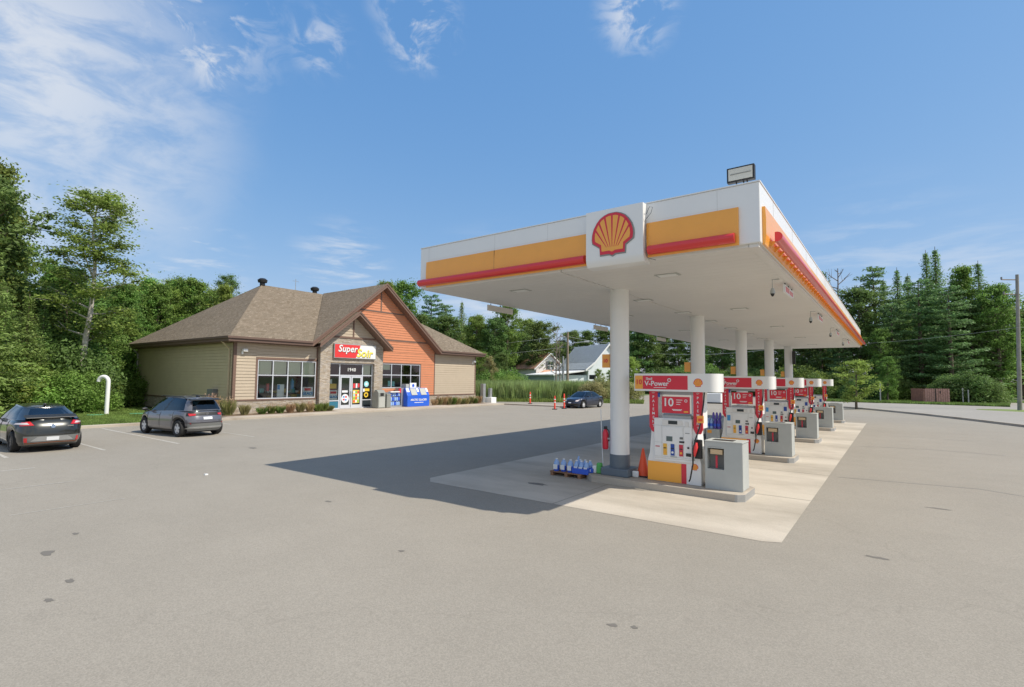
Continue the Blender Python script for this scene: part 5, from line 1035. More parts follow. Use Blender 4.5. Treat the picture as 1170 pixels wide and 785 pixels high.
# crack-seal lines on the right
ck = MB()
for pts in ([(-1.3, 16.2), (1.5, 16.6), (3.6, 15.4), (6.2, 14.6), (9.5, 12.6)], [(-1.2, 24.5), (1.0, 25.1), (3.0, 24.8)], [(-1.3, 29.8), (.8, 30.3), (2.6, 30.0)]):
    for (ax, ay), (bx_, by_) in zip(pts, pts[1:]):
        n_ = 6
        for i in range(n_):
            q0, q1 = i/n_, (i+1)/n_; w_ = .022; A = (ax+(bx_-ax)*q0, ay+(by_-ay)*q0+rnd.uniform(-.02, .02)); B = (ax+(bx_-ax)*q1, ay+(by_-ay)*q1)
            ck.quad((A[0], A[1]-w_, .003), (B[0], B[1]-w_, .003), (B[0], B[1]+w_, .003), (A[0], A[1]+w_, .003))
struct(ck.build('crack_seal', mat('crackseal', (.23, .215, .19), .7)))
t = thing('utility_box', 'low white box with tan end on the far side of the lot, seen between pumps', 'utility box', (-16, 59, 0))
b = MB(); b.box(-16.9, -15.2, 58.4, 59.6, .12, 1.1); b.build('body', HWHITE, t, bevel=.04); b = MB(); b.box(-17.1, -16.9, 58.3, 59.7, .12, 1.12); b.build('end_panel', TAN, t); b = MB(); b.box(-17.0, -15.1, 58.3, 59.7, 0, .12); b.build('base', BLACK, t)  # base is black to stand in for the shadow line under the box

def polar(u, D):
    d = fw+r2*(u-585)/F; d = Vector((d.x, d.y)); d.normalize(); return d.x*D, d.y*D
# ---- background houses and poles
def local_thing(nm, lab, cat, loc, rz): return thing(nm, lab, cat, (0, 0, 0), 0), loc, rz
def finish(t, loc, rz): t.location = loc; t.rotation_euler = (0, 0, rz)
# barn: gable end faces local +x, long roof faces local -y
t = thing('barn', 'pale blue barn with steep grey metal roof and white lean-to behind the sedan', 'barn')
b = MB(); b.prism([(-3.7, 0), (3.7, 0), (3.7, 4.2), (2.7, 5.1), (0, 8.1), (-2.7, 5.1), (-3.7, 4.2)], -11, 0, 'x'); b.build('wall', PALEB, t, local=True)
b = MB()
for sg_ in (-1, 1): b.slab([(.3, sg_*2.75, 5.2), (.3, 0, 8.25), (-11.3, 0, 8.25), (-11.3, sg_*2.75, 5.2)], .1); b.slab([(.3, sg_*4.3, 4.05), (.3, sg_*2.75, 5.2), (-11.3, sg_*2.75, 5.2), (-11.3, sg_*4.3, 4.05)], .1); rf = b.build('roof', MROOF, t, local=True)
b = MB()
for i in range(27): x = -11.2+i*.42; b.slab([(x, -2.75, 5.24), (x+.04, -2.75, 5.24), (x+.04, 0, 8.29), (x, 0, 8.29)], .03); b.slab([(x, -4.3, 4.09), (x+.04, -4.3, 4.09), (x+.04, -2.75, 5.24), (x, -2.75, 5.24)], .03)
b.build('roof_rib', MROOF, rf, local=True)
b = MB(); b.prism([(-4.35, 4.05), (-2.75, 5.25), (0, 8.3), (2.75, 5.25), (4.35, 4.05), (4.35, 3.75), (2.75, 4.9), (0, 7.95), (-2.75, 4.9), (-4.35, 3.75)], .28, .36, 'x'); b.build('rake_board', HWHITE, rf, local=True)
b = MB(); b.box(-11, -.5, -9.5, -3.7, 0, 3.15); ln2 = b.build('lean_to', TEAL, t, local=True)
b = MB(); b.slab([(.1, -9.9, 3.2), (.1, -3.6, 4.0), (-11.4, -3.6, 4.0), (-11.4, -9.9, 3.2)], .18); b.build('lean_to_roof', HWHITE, ln2, local=True)
b = MB(); b.box(-.49, -.47, -9.5, -3.7, .05, 3.1); b.build('lean_to_end', PALEB, ln2, local=True)
b = MB(); b.box(-5.2, -3.8, -9.54, -9.5, .9, 2.2); b.build('window', DARK, t, local=True)
b = MB(); b.tube([(-3.0, -8.6, 3.4), (-3.0, -8.6, 3.9)], .03, 6); b.tube([(-3.05, -8.8, 4.0), (-2.98, -8.7, 4.0)], .38, 16); b.build('satellite_dish', METAL, t, local=True)
finish(t, (-37.0, 76.0, 0), R(-32))
t = thing('white_house', 'white gabled house with brown shingle roof seen between the trees', 'house')
b = MB(); b.prism([(-2.9, 0), (2.9, 0), (2.9, 4.6), (0, 7.1), (-2.9, 4.6)], -10, 0, 'x'); b.build('wall', HWHITE, t, local=True)
b = MB(); b.slab([(.3, -3.3, 4.35), (.3, 0, 7.22), (-10.3, 0, 7.22), (-10.3, -3.3, 4.35)], .15); b.slab([(.3, 3.3, 4.35), (.3, 0, 7.22), (-10.3, 0, 7.22), (-10.3, 3.3, 4.35)], .15); rf = b.build('roof', BROOF, t, local=True)
b = MB(); b.prism([(-3.4, 4.28), (0, 7.26), (3.4, 4.28), (3.4, 4.05), (0, 7.0), (-3.4, 4.05)], .27, .34, 'x'); b.build('rake_board', HWHITE, rf, local=True)
for (y0, z0) in ((-.55, 4.2),):
    b = MB(); b.box(0, .05, y0, y0+1.1, z0, z0+1.5); w_ = b.build('window', LCD, t, local=True)
    for s in (-.28, 1.1): b = MB(); b.box(0, .06, y0+s, y0+s+.28, z0, z0+1.5); b.build('shutter', CABD, t, local=True)
    b = MB(); b.box(.05, .08, y0-.02, y0+1.12, z0+.7, z0+.78); b.box(.05, .08, y0+.5, y0+.58, z0, z0+1.5); b.build('frame', HWHITE, w_, local=True)
b = MB(); b.add([(0, -3.1, 3.1), (2.2, -3.1, 3.1), (2.2, 2.6, 3.1), (0, 2.6, 3.1), (0, -1.2, 4.1), (0, 1.0, 4.1)], [(0, 1, 4), (1, 2, 5, 4), (2, 3, 5), (0, 1, 2, 3)]); pr_ = b.build('porch_roof', BROOF, t, local=True); b = MB(); b.box(0, 2.0, -2.9, 2.4, 0, 3.05); b.build('porch', HWHITE, t, local=True)
b = MB(); b.box(-3.5, -2.4, -2.96, -2.9, 1.2, 2.4); b.build('window', DARK, t, local=True)
finish(t, (-50.7, 80.1, 0), R(-27))
t = thing('white_house', 'partly hidden pale house with orange-brown roof behind the bushes left of the white gabled house', 'house'); b = MB(); b.prism([(-3, 0), (3, 0), (3, 4), (0, 6.2), (-3, 4)], -8, 0, 'x'); b.build('wall', HWHITE, t, local=True)
b = MB(); b.slab([(.3, -3.3, 3.85), (.3, 0, 6.35), (-8.3, 0, 6.35), (-8.3, -3.3, 3.85)], .15); b.slab([(.3, 3.3, 3.85), (.3, 0, 6.35), (-8.3, 0, 6.35), (-8.3, 3.3, 3.85)], .15); b.build('roof', BROOF, t, local=True); finish(t, (-62, 86, 0), R(-40))
def pole(name, lab, x, y, h_, r_, m_=POLEM, arm=None, cross=None):
    t = thing(name, lab, 'pole', (x, y, 0)); b = MB(); le = .45 if x == 9.3 else 0; b.tube([(x, y, -.05), (x+le*.8, y+le*.6, h_)], [r_, r_*.7], 12); b.build('shaft', m_, t, smooth=50)
    rd_ = Vector((math.cos(YAW), math.sin(YAW), 0))
    if arm:
        z, l_, rise = arm; b = MB(); p0 = Vector((x, y, z)); b.tube([p0, p0+rd_*l_*.35+Vector((0, 0, rise*.7)), p0+rd_*l_+Vector((0, 0, rise))], .06, 6); am = b.build('lamp_arm', METAL, t); b = MB(); q = p0+rd_*l_+Vector((0, 0, rise)); b.tube([q-rd_*.1, q+rd_*math.copysign(.7, l_)], [.12, .18], 8); b.build('lamp_head', METAL, am)
    for z, l_ in (cross or []):
        b = MB(); p0 = Vector((x+le*.8*z/h_, y+le*.6*z/h_, z)); b.tube([p0-rd_*l_, p0+rd_*.1], .05, 6); b.build('crossarm', POLEM, t)
        b = MB(); b.tube([p0-rd_*l_+Vector((0, 0, 0)), p0-rd_*l_+Vector((0, 0, .25))], .07, 6); b.build('insulator', CABD, t)
    return t
pole('utility_pole', 'brown utility pole with street lamp arm left of the barn roof', -39.9, 68.0, 9.6, .22, arm=(7.5, 2.6, .7), cross=[(9.0, 1.1)])
pole('utility_pole', 'shorter grey pole just left of the brown lamp pole', *polar(643.5, 80), 6.0, .2, m_=METAL)
pole('utility_pole', 'tall grey utility pole at the far right edge of the photo', 9.3, 67.6, 12.9, .18, m_=mat('pole_grey', (.25, .24, .21), .9, var=.2, vscale=2), cross=[(12.4, 1.5), (11.0, 1.3)])
pole('utility_pole', 'tall grey lamp pole above the nearest pump with lamp arm to the left', -42.0, 100.0, 12.2, .22, m_=METAL, arm=(6.8, -4.2, 1.4))
pole('utility_pole', 'grey pole right of the lamp pole, behind the nearest pump header', -40.0, 101.0, 8.8, .22, m_=METAL)
pole('utility_pole', 'slim white pole rising behind the farthest pumps to the canopy', -11.8, 82.0, 9.5, .2, m_=SOFF)
def wire(lab, a_, b_, sag, r_=.02):
    A, B = Vector(a_), Vector(b_); pts = []
    for i in range(21): q = i/20; p_ = A.lerp(B, q); p_.z -= sag*4*q*(1-q); pts.append(p_)
    tag(MB().tube(pts, r_, 4).build('overhead_wire', CABM), lab, 'wire', 'overhead wires')
wire('upper overhead wire running left from the brown lamp pole', (-39.9, 68, 9.1), (-85, 60, 7.6), .8); wire('lower overhead wire running left from the brown lamp pole', (-39.9, 68, 7.4), (-85, 60, 5.8), .8)
wire('wire between the brown lamp pole and the tall lamp pole', (-39.9, 68, 9.0), (-42, 100, 10.2), .6); wire('wire right of the tall lamp pole crossing before the far trees', (-42, 100, 10.4), (-11.8, 82, 9.3), .9, .025); wire('lowest wire crossing before the far trees to the slim white pole', (-40, 101, 8.0), (-11.8, 82, 7.4), .7, .025)
wire('wire from the slim white pole to the right hand utility pole', (-11.8, 82, 7.6), (9.3, 67.6, 7.8), .5, .008); wire('overhead wire leaving the right hand pole past the photo edge', (9.3, 67.6, 7.8), (60, 40, 8), .5, .008)
t = thing('roadside_box', 'black box on a thin post in front of the barn, above the sedan roof', 'box', (-30.2, 58, 0)); b = MB(); b.tube([(-30.2, 58, 0), (-30.2, 58, 2.6)], .05, 6); b.build('post', BLACK, t); b = MB(); b.box(-30.75, -29.95, 57.7, 58.0, 2.5, 3.05); b.box(-30.8, -30.65, 57.8, 57.9, 2.1, 2.3); b.build('box_body', BLACK, t, bevel=.03)
t = thing('garbage_shed', 'low brown and pink wooden shed against the pine wood on the right', 'shed', (3.9, 83.6, 0))
b = MB()
for i in range(12): b.box(-.3+i*.17*2, -.3+i*.34+.32, 0-.03, 0, 0, 0)
b = MB(); x0, x1, y0, y1 = -1.2, 3.5, 82.0, 84.5
for i in range(11):
    xa_ = 2.9+i*.215; b.box(xa_, xa_+.17, y0, y0+.05, .05, 1.8)
b.build('front_boards', mat('pink_boards', (.55, .30, .24), .8, var=.35, vscale=5), t); b = MB()
for i in range(8): ya_ = y0+.05+i*.3; xx = 2.9-1.3*(i/8); b.box(xx-.2, xx, ya_, ya_+.28, .05, 1.75)
b.build('side_boards', FENCEW, t); b = MB(); b.box(3.85, 3.93, y0-.04, y0, .1, 1.75); b.box(4.3, 4.4, y0-.06, y0, 1.2, 1.5); b.build('door_latch', BLACK, t)
b = MB(); b.box(2.9, 5.2, y0+.05, y0+2.4, 0.04, 1.65); b.build('shed_core', FENCEW, t)
for i, (x, y, h_) in enumerate(((6.5, 83.0, 1.9), (7.0, 83.0, 1.7), (-1.6, 80.5, 2.6))):
    tag(MB().tube([(x, y, 0), (x, y, h_)], .07, 6).build('marker_post', METAL), ['left of two short grey posts right of the shed', 'right of two short grey posts right of the shed', 'thin pale post in the trees left of the shed'][i], 'post', 'grey posts near the shed')
# ================================================================ VEGETATION
def rotv(): 
    while True:
        v = Vector((rnd.uniform(-1, 1), rnd.uniform(-1, 1), rnd.uniform(-1, 1)))
        if .05 < v.length < 1: return v.normalized()
def leafquad(mb, p, s, nrm=None, asp=.6):
    n = (rotv() if nrm is None else (nrm+rotv()*.9).normalized()); a = n.orthogonal().normalized(); an = rnd.random()*PI*2; b_ = n.cross(a); u = a*math.cos(an)+b_*math.sin(an); v = n.cross(u); u = u*s; v = v*s*asp
    k = len(mb.v); mb.v += [tuple(p-u), tuple(p+v), tuple(p+u), tuple(p-v)]; mb.f.append((k, k+1, k+2, k+3))
def hull(mb, p, a, b_, r): pass
def make_tree(kind, h, seed):
    rnd.seed(seed); t = thing({'leafy': 'leafy_tree', 'tall': 'tall_poplar', 'spruce': 'spruce_tree', 'pine': 'pine_tree', 'bush': 'bush', 'small': 'young_tree', 'dead': 'bare_tree'}[kind], '', 'tree' if kind != 'bush' else 'bush'); tr = MB(); lf = MB()
    lean = Vector((rnd.uniform(-.03, .03), rnd.uniform(-.03, .03), 1))
    if kind in ('leafy', 'tall', 'small', 'dead'):
        r0_ = h*(.016 if kind != 'tall' else .0085); wg = .03 if kind != 'tall' else .085; pts = [Vector((0, 0, -.1))]; cur = Vector((0, 0, 0)); 
        for i in range(9): cur = cur+Vector((lean.x+rnd.uniform(-wg, wg), lean.y+rnd.uniform(-wg, wg), 1))*(h*.93/9); pts.append(cur.copy())
        tr.tube(pts, [r0_*(1-.9*i/9)+.02 for i in range(10)], 8)
        fat, bs_, pw = {1: (.22, .18, .65), 2: (.155, .12, .9), 3: (.20, .28, .6)}.get(seed, (.24, .16, .65)); base = {'leafy': bs_, 'tall': .30, 'small': .12, 'dead': .3}[kind]; nl = {'leafy': 44, 'tall': 32, 'small': 24, 'dead': 22}[kind]; tips = []
        for i in range(nl):
            f = base+(1-base)*((i+.5)/nl)**.9; f = min(f, .97); p0 = pts[min(9, int(f*9)+0)].lerp(pts[min(9, int(f*9)+1)], f*9-int(f*9)) if f < 1 else pts[-1]
            q = (f-base)/(1-base); rad = h*{'leafy': fat, 'tall': .125, 'small': .26, 'dead': .2}[kind]*((math.sin(PI*min(1, (q*.86+.14))) if seed != 2 else (1-q)*1.1+.1)**pw)*rnd.uniform(.5, 1.2)
            if kind == 'tall' and rnd.random() < .2: rad *= 1.3
            az = i*2.4+rnd.uniform(-.5, .5); el = rnd.uniform(.15, .75); d = Vector((math.cos(az), math.sin(az), el)).normalized(); mid = p0+d*rad*.55+Vector((0, 0, -.02*rad)); tip = p0+d*rad+Vector((0, 0, rad*.12*rnd.random()))
            tr.tube([p0, mid, tip], [r0_*(.32 if kind != 'tall' else .5)*(1-.6*f)+.014, r0_*.25*(1-.6*f)+.012, .012], 5, caps=False); tips += [(tip, 1.), (mid, .8), (p0.lerp(tip, .8), .9)]
            for k in range(3):
                d2 = (d+rotv()*.8).normalized(); s0 = p0+(tip-p0)*rnd.uniform(.35, .85); e = s0+d2*rad*rnd.uniform(.3, .5); tr.tube([s0, e], [.018*h/15+.006, .006], 4, caps=False); tips.append((e, .9))
        if kind == 'dead': 
            for k in range(70): p_, _ = tips[rnd.randrange(len(tips))]; 
        else:
            ls = {'leafy': .125, 'tall': .10, 'small': .075}[kind]; tot_ = {'leafy': 24000, 'tall': 22000, 'small': 12000}[kind]; per = tot_//len(tips)
            for (c_, w_) in tips:
                if kind == 'tall' and rnd.random() < .12: continue
                cr = h*{'leafy': .043, 'tall': .036, 'small': .06}[kind]*rnd.uniform(.6, 1.4)*w_; nn_ = int(per*rnd.uniform(.4, 1.6)); sq = rnd.uniform(.5, .75)
                for _ in range(nn_):
                    v = rotv(); r_ = cr*min(1.6, abs(rnd.gauss(0, .8))); leafquad(lf, c_+Vector((v.x*r_*1.2, v.y*r_*1.2, v.z*r_*sq)), ls*rnd.uniform(.6, 1.3), v*.6+Vector((0, 0, .6)))
    elif kind == 'spruce':
        tr.tube([(0, 0, -.1), (0, 0, h*.5), (0, 0, h)], [h*.014, h*.009, .02], 7); z = h*.04; lev = 0
        while z < h*.985:
            f = z/h; Rr = h*.19*(1-f)**.95*rnd.uniform(.75, 1.15)+.08; nb = max(5, int(11-5*f)); 
            for k in range(nb):
                az = 2*PI*k/nb+lev*.7+rnd.uniform(-.25, .25); r_ = Rr*rnd.uniform(.7, 1.15); d = Vector((math.cos(az), math.sin(az), 0)); droop = -.30+.55*f; ns = max(4, int(r_*8))
                side = Vector((-d.y, d.x, 0))
                if k % 2 == 0: tr.tube([(0, 0, z), tuple(d*r_*.9+Vector((0, 0, z+droop*r_*.8)))], [.03, .008], 4, caps=False)
                for s_ in range(ns):
                    q = (s_+.6)/ns; c_ = d*r_*q+Vector((0, 0, z+droop*r_*q+.10*r_*q*q)); wd = .42*r_*(1-q)**.7+.10
                    for m_ in range(4 if r_ > 1 else 3):
                        o_ = side*rnd.uniform(-wd, wd)+d*rnd.uniform(-.1, .15)+Vector((0, 0, rnd.uniform(-.22, .06)))
                        leafquad(lf, c_+o_, rnd.uniform(.10, .22)*(1.15-.5*f), Vector((0, 0, 1))+d*.4, .35)
            z += h*.0215*(1.25-.5*f); lev += 1
    elif kind == 'pine':
        tr.tube([(0, 0, -.1), (.1, .05, h*.5), (0, 0, h*.97)], [h*.016, h*.011, .03], 8); nl = 46
        for i in range(nl):
            f = .12+.86*i/nl; z = h*f; r_ = h*.25*(1-f)**.55*rnd.uniform(.55, 1.15)+.3; az = i*2.4+rnd.uniform(-.4, .4); d = Vector((math.cos(az), math.sin(az), rnd.uniform(.02, .28))); tip = Vector((0, 0, z))+d*r_; tr.tube([(0, 0, z), tuple(tip)], [.05, .012], 4, caps=False); side = Vector((-d.y, d.x, 0))
            ncl = int(5+r_*3.2)
            for k in range(ncl):
                q = .25+.75*rnd.random(); wd = .34*r_*(1.1-abs(q-.6)); c_ = Vector((0, 0, z))+d*r_*q+side*rnd.uniform(-wd, wd)+Vector((0, 0, rnd.uniform(-.1, .2)))
                for _ in range(15):
                    v = rotv(); leafquad(lf, c_+Vector((v.x*.55, v.y*.55, v.z*.16)), rnd.uniform(.13, .27), Vector((0, 0, 1)), .35)
    elif kind == 'bush':
        nb = 16; 
        for i in range(nb):
            az = i*2.4; rr = h*.55*math.sqrt((i+.5)/nb); c_ = Vector((math.cos(az)*rr, math.sin(az)*rr, h*(.35+.5*rnd.random())*(1-.4*(i/nb)))); tr.tube([(c_.x*.2, c_.y*.2, 0), tuple(c_)], [.04, .01], 4, caps=False)
            for _ in range(1000):
                v = rotv(); r_ = h*.28*rnd.random()**.45; p_ = c_+Vector((v.x*r_, v.y*r_, v.z*r_*.95)); 
                if p_.z > .03: leafquad(lf, p_, rnd.uniform(.022, .05)*h**.5, v*.6+Vector((0, 0, .6)))
            for _ in range(200):
                v = rotv(); p_ = Vector((c_.x*1.1+v.x*h*.2, c_.y*1.1+v.y*h*.2, rnd.random()*h*.4)); leafquad(lf, p_, rnd.uniform(.03, .06)*h**.5, v)
    tr.build('trunk', {'tall': BARKW, 'dead': mat('bark_dead', (.20, .16, .13), .9)}.get(kind, BARK), t, local=True, smooth=60, fix=False)
    if lf.v: lf.build('crown' if kind != 'bush' else 'foliage', {'leafy': LEAF, 'tall': LEAFD, 'spruce': NEED, 'pine': NEEDP, 'bush': LEAF, 'small': LEAFL}[kind], t, local=True, fix=False)
    return t
protos = {}; 
for kind, h_, seeds in (('leafy', 15, (1, 2, 3)), ('tall', 22, (4,)), ('spruce', 16, (6, 7)), ('pine', 18, (8, 9)), ('bush', 3, (10, 11)), ('small', 7, (12, 13)), ('dead', 11, (14,))):
    protos[kind] = [(make_tree(kind, h_, s_), h_) for s_ in seeds]
used = set()
def plant(kind, x, y, h_, lab, group=None, leaf=None, idx=None, wid=1.):
    pr_, ph = protos[kind][rnd.randrange(len(protos[kind])) if idx is None else idx]
    if pr_.name in used: o = copy_tree(pr_)
    else: o = pr_; used.add(pr_.name)
    s_ = h_/ph; o.location = (x, y, -.02); o.rotation_euler = (0, 0, rnd.uniform(0, 6.28) if kind != 'tall' else 2.0); o.scale = (s_*wid, s_*wid, s_); o['label'] = lab
    if group: o['group'] = group
    if leaf:
        for c_ in o.children:
            if c_.name.startswith(('crown', 'foliage')):
                c_.data = c_.data if c_.data.materials[0] == leaf else leaf_variant(c_.data, leaf)
    return o
LV = {}
def leaf_variant(me, leaf):
    k_ = (me.name, leaf.name)
    if k_ not in LV: m2 = me.copy(); m2.materials.clear(); m2.materials.append(leaf); LV[k_] = m2
    return LV[k_]
def polar(u, D):
    d = fw+r2*(u-585)/F; d = Vector((d.x, d.y)); d.normalize(); return d.x*D, d.y*D
def hpx(vt, u, D):   # height of a tree whose top shows at pixel row vt
    d = fw+r2*(u-585)/F-u2*(vt-392.5)/F; return CH+D*d.z/math.hypot(d.x, d.y)
rnd.seed(21)
GL = 'leafy trees of the wood left of and behind the shop'; GS = 'spruces and firs in the wood left of the shop'
# (kind, pixel u, distance, top row, label, group, leaf)
TR = [
 ('spruce', 4, 45, 330, 'light green spruce at the left photo edge', None, NEEDY, 1.4), ('leafy', -4, 50, 165, 'tallest leafy tree at the far left photo edge', None, LEAF, .7), ('leafy', 12, 56, 262, 'leafy tree between the left edge and the tall poplar', None, LEAF, .8),
 ('tall', 97, 45.5, 203, 'tall open poplar with pale trunk standing above the left wood', None, LEAF, 1.5), ('tall', 70, 58, 300, 'second thin poplar close behind the tallest poplar', None, LEAF, .8), 
 ('spruce', 30, 43, 335, 'light green spruce before the wood at the left edge', GS, NEEDY, 1.45), ('spruce', 48, 45, 350, 'light green spruce before the wood left of the pale poplar trunk', GS, NEEDY, 1.5), ('leafy', 72, 58, 300, 'leafy tree around the poplar trunk', GL, LEAF, 1.), ('leafy', 135, 56, 318, 'leafy tree right of the poplar trunk', GL, LEAF, .9),
 ('leafy', 163, 60, 306, 'pale green leafy tree above the shop roof left slope', None, LEAFL, .75), ('tall', 190, 62, 318, 'slender tree between the two pointed trees above the roof', None, LEAFL, 1.), ('leafy', 208, 62, 314, 'pointed leafy tree above the middle of the roof left slope', None, LEAF, .75), ('leafy', 182, 66, 325, 'tree behind the pointed tree above the roof', GL, LEAF, .9),
 ('tall', 254, 66, 305, 'dark slender tree rising just left of the roof peak', None, LEAFD, .95), ('leafy', 232, 72, 338, 'tree low behind the roof left slope', GL, LEAF, .9), ('leafy', 112, 50, 345, 'leafy tree filling the wood edge behind the vent pipe', GL, LEAF, 1.), ('leafy', 148, 54, 350, 'leafy tree at the wood edge left of the shop wall', GL, LEAF, 1.),
 ('leafy', 14, 52, 300, 'leafy tree deep in the wood at the left', GL, LEAF, 1.), ('leafy', -30, 48, 180, 'leafy tree past the left photo edge', GL, LEAFD, 1.), ('spruce', -20, 40, 250, 'spruce past the left photo edge', GS, None, 1.2), ('spruce', 112, 52, 385, 'low spruce at the foot of the poplar', GS, None, 1.3), ('leafy', 50, 60, 290, 'leafy tree deep in the wood left of the poplar', GL, LEAFD, 1.),
 ('leafy', 120, 64, 320, 'leafy tree deep in the wood', GL, LEAFD, 1.), ('leafy', 150, 68, 335, 'leafy tree deep in the wood', GL, LEAFD, 1.),
]
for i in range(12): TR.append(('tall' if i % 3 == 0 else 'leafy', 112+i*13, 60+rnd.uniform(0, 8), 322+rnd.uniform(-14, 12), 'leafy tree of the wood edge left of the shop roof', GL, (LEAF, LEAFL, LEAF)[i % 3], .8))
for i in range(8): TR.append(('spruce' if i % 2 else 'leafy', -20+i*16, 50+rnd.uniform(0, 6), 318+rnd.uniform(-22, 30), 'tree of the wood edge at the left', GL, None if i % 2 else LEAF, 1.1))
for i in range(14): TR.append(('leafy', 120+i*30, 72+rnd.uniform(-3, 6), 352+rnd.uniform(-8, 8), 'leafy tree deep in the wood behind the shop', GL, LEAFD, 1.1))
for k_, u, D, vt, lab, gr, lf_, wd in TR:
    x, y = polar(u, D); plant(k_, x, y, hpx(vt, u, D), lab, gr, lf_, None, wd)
# behind the gable and centre
GC = 'trees of the wood behind the shop right end and the houses'
for k_, u, D, vt, lab, gr, lf_, wd in [
 ('leafy', 437, 76, 316, 'leafy tree rising directly behind the orange gable peak', None, LEAF, .8), ('leafy', 458, 80, 314, 'leafy tree right of the gable peak', None, LEAF, .85), ('pine', 492, 84, 335, 'grey green pine behind the gable right slope', None, None, 1.), ('spruce', 527, 92, 343, 'narrow dark spruce tip above the shop right end', None, None, 1.1), ('pine', 508, 84, 345, 'pine behind the shop right roof', GC, None, 1.),
 ('leafy', 545, 82, 355, 'round leafy tree above the shop right eave', None, LEAF, .9), ('leafy', 566, 80, 358, 'darker leafy tree right of the shop end', None, LEAFD, .9), ('leafy', 579, 84, 342, 'tall bright leafy tree under the left canopy edge', None, LEAF, .8), ('leafy', 603, 112, 360, 'leafy tree behind the bright one under the canopy edge', GC, LEAF, 1.), 
 ('leafy', 622, 106, 378, 'dark round tree behind the white house', None, LEAFD, 1.1), ('leafy', 640, 108, 388, 'dark leafy tree above the white house', GC, LEAFD, 1.1), ('leafy', 668, 110, 373, 'dark leafy tree above the barn roof', GC, LEAFD, 1.2), ('leafy', 690, 112, 372, 'dark leafy tree behind the barn ridge', GC, LEAFD, 1.2), ('leafy', 655, 116, 374, 'dark leafy tree behind the lamp pole', GC, LEAFD, 1.2),
 ('leafy', 720, 66, 405, 'bright green leafy tree right of the barn, left of the nearest pump', None, LEAFL, 1.2), ('leafy', 700, 72, 420, 'bright green low tree against the barn gable', None, LEAFL, 1.2),
 ('small', 560, 62, 405, 'small greyish shrub tree beyond the shop right end', None, OLIVE, .7), ('leafy', 574, 70, 400, 'dark small tree left of the white house', None, LEAFD, .8), ('small', 548, 64, 398, 'small leafy tree at the shop right corner', None, LEAF, 1.),
 ('small', 684, 66, 420, 'small green tree at the barn wall behind the black box', None, LEAF, .7)]:
    x, y = polar(u, D); plant(k_, x, y, hpx(vt, u, D), lab, gr, lf_, None, wd)
for i in range(9):
    u = 480+i*17; x, y = polar(u, 98+rnd.uniform(-4, 8)); plant('leafy', x, y, hpx(366+rnd.uniform(-8, 8), u, 98), 'leafy tree deep in the wood beyond the shop', GC, LEAFD, None, 1.2)
# wood behind the pumps, under the canopy
GP = 'dark trees seen under the canopy behind the pumps'
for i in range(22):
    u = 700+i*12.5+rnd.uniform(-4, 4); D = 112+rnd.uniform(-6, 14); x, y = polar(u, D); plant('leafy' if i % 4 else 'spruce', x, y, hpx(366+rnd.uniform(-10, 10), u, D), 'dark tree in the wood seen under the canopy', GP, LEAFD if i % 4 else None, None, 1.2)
for i in range(22):
    u = 735+i*10+rnd.uniform(-3, 3); D = (100 if u < 890 else 92)+rnd.uniform(-3, 3); x, y = polar(u, D); plant('bush', x, y, rnd.uniform(3, 5.5), 'bush at the foot of the dark wood behind the pumps', 'bushes along the far road', LEAF if i % 2 else LEAFD, None, 1.3)
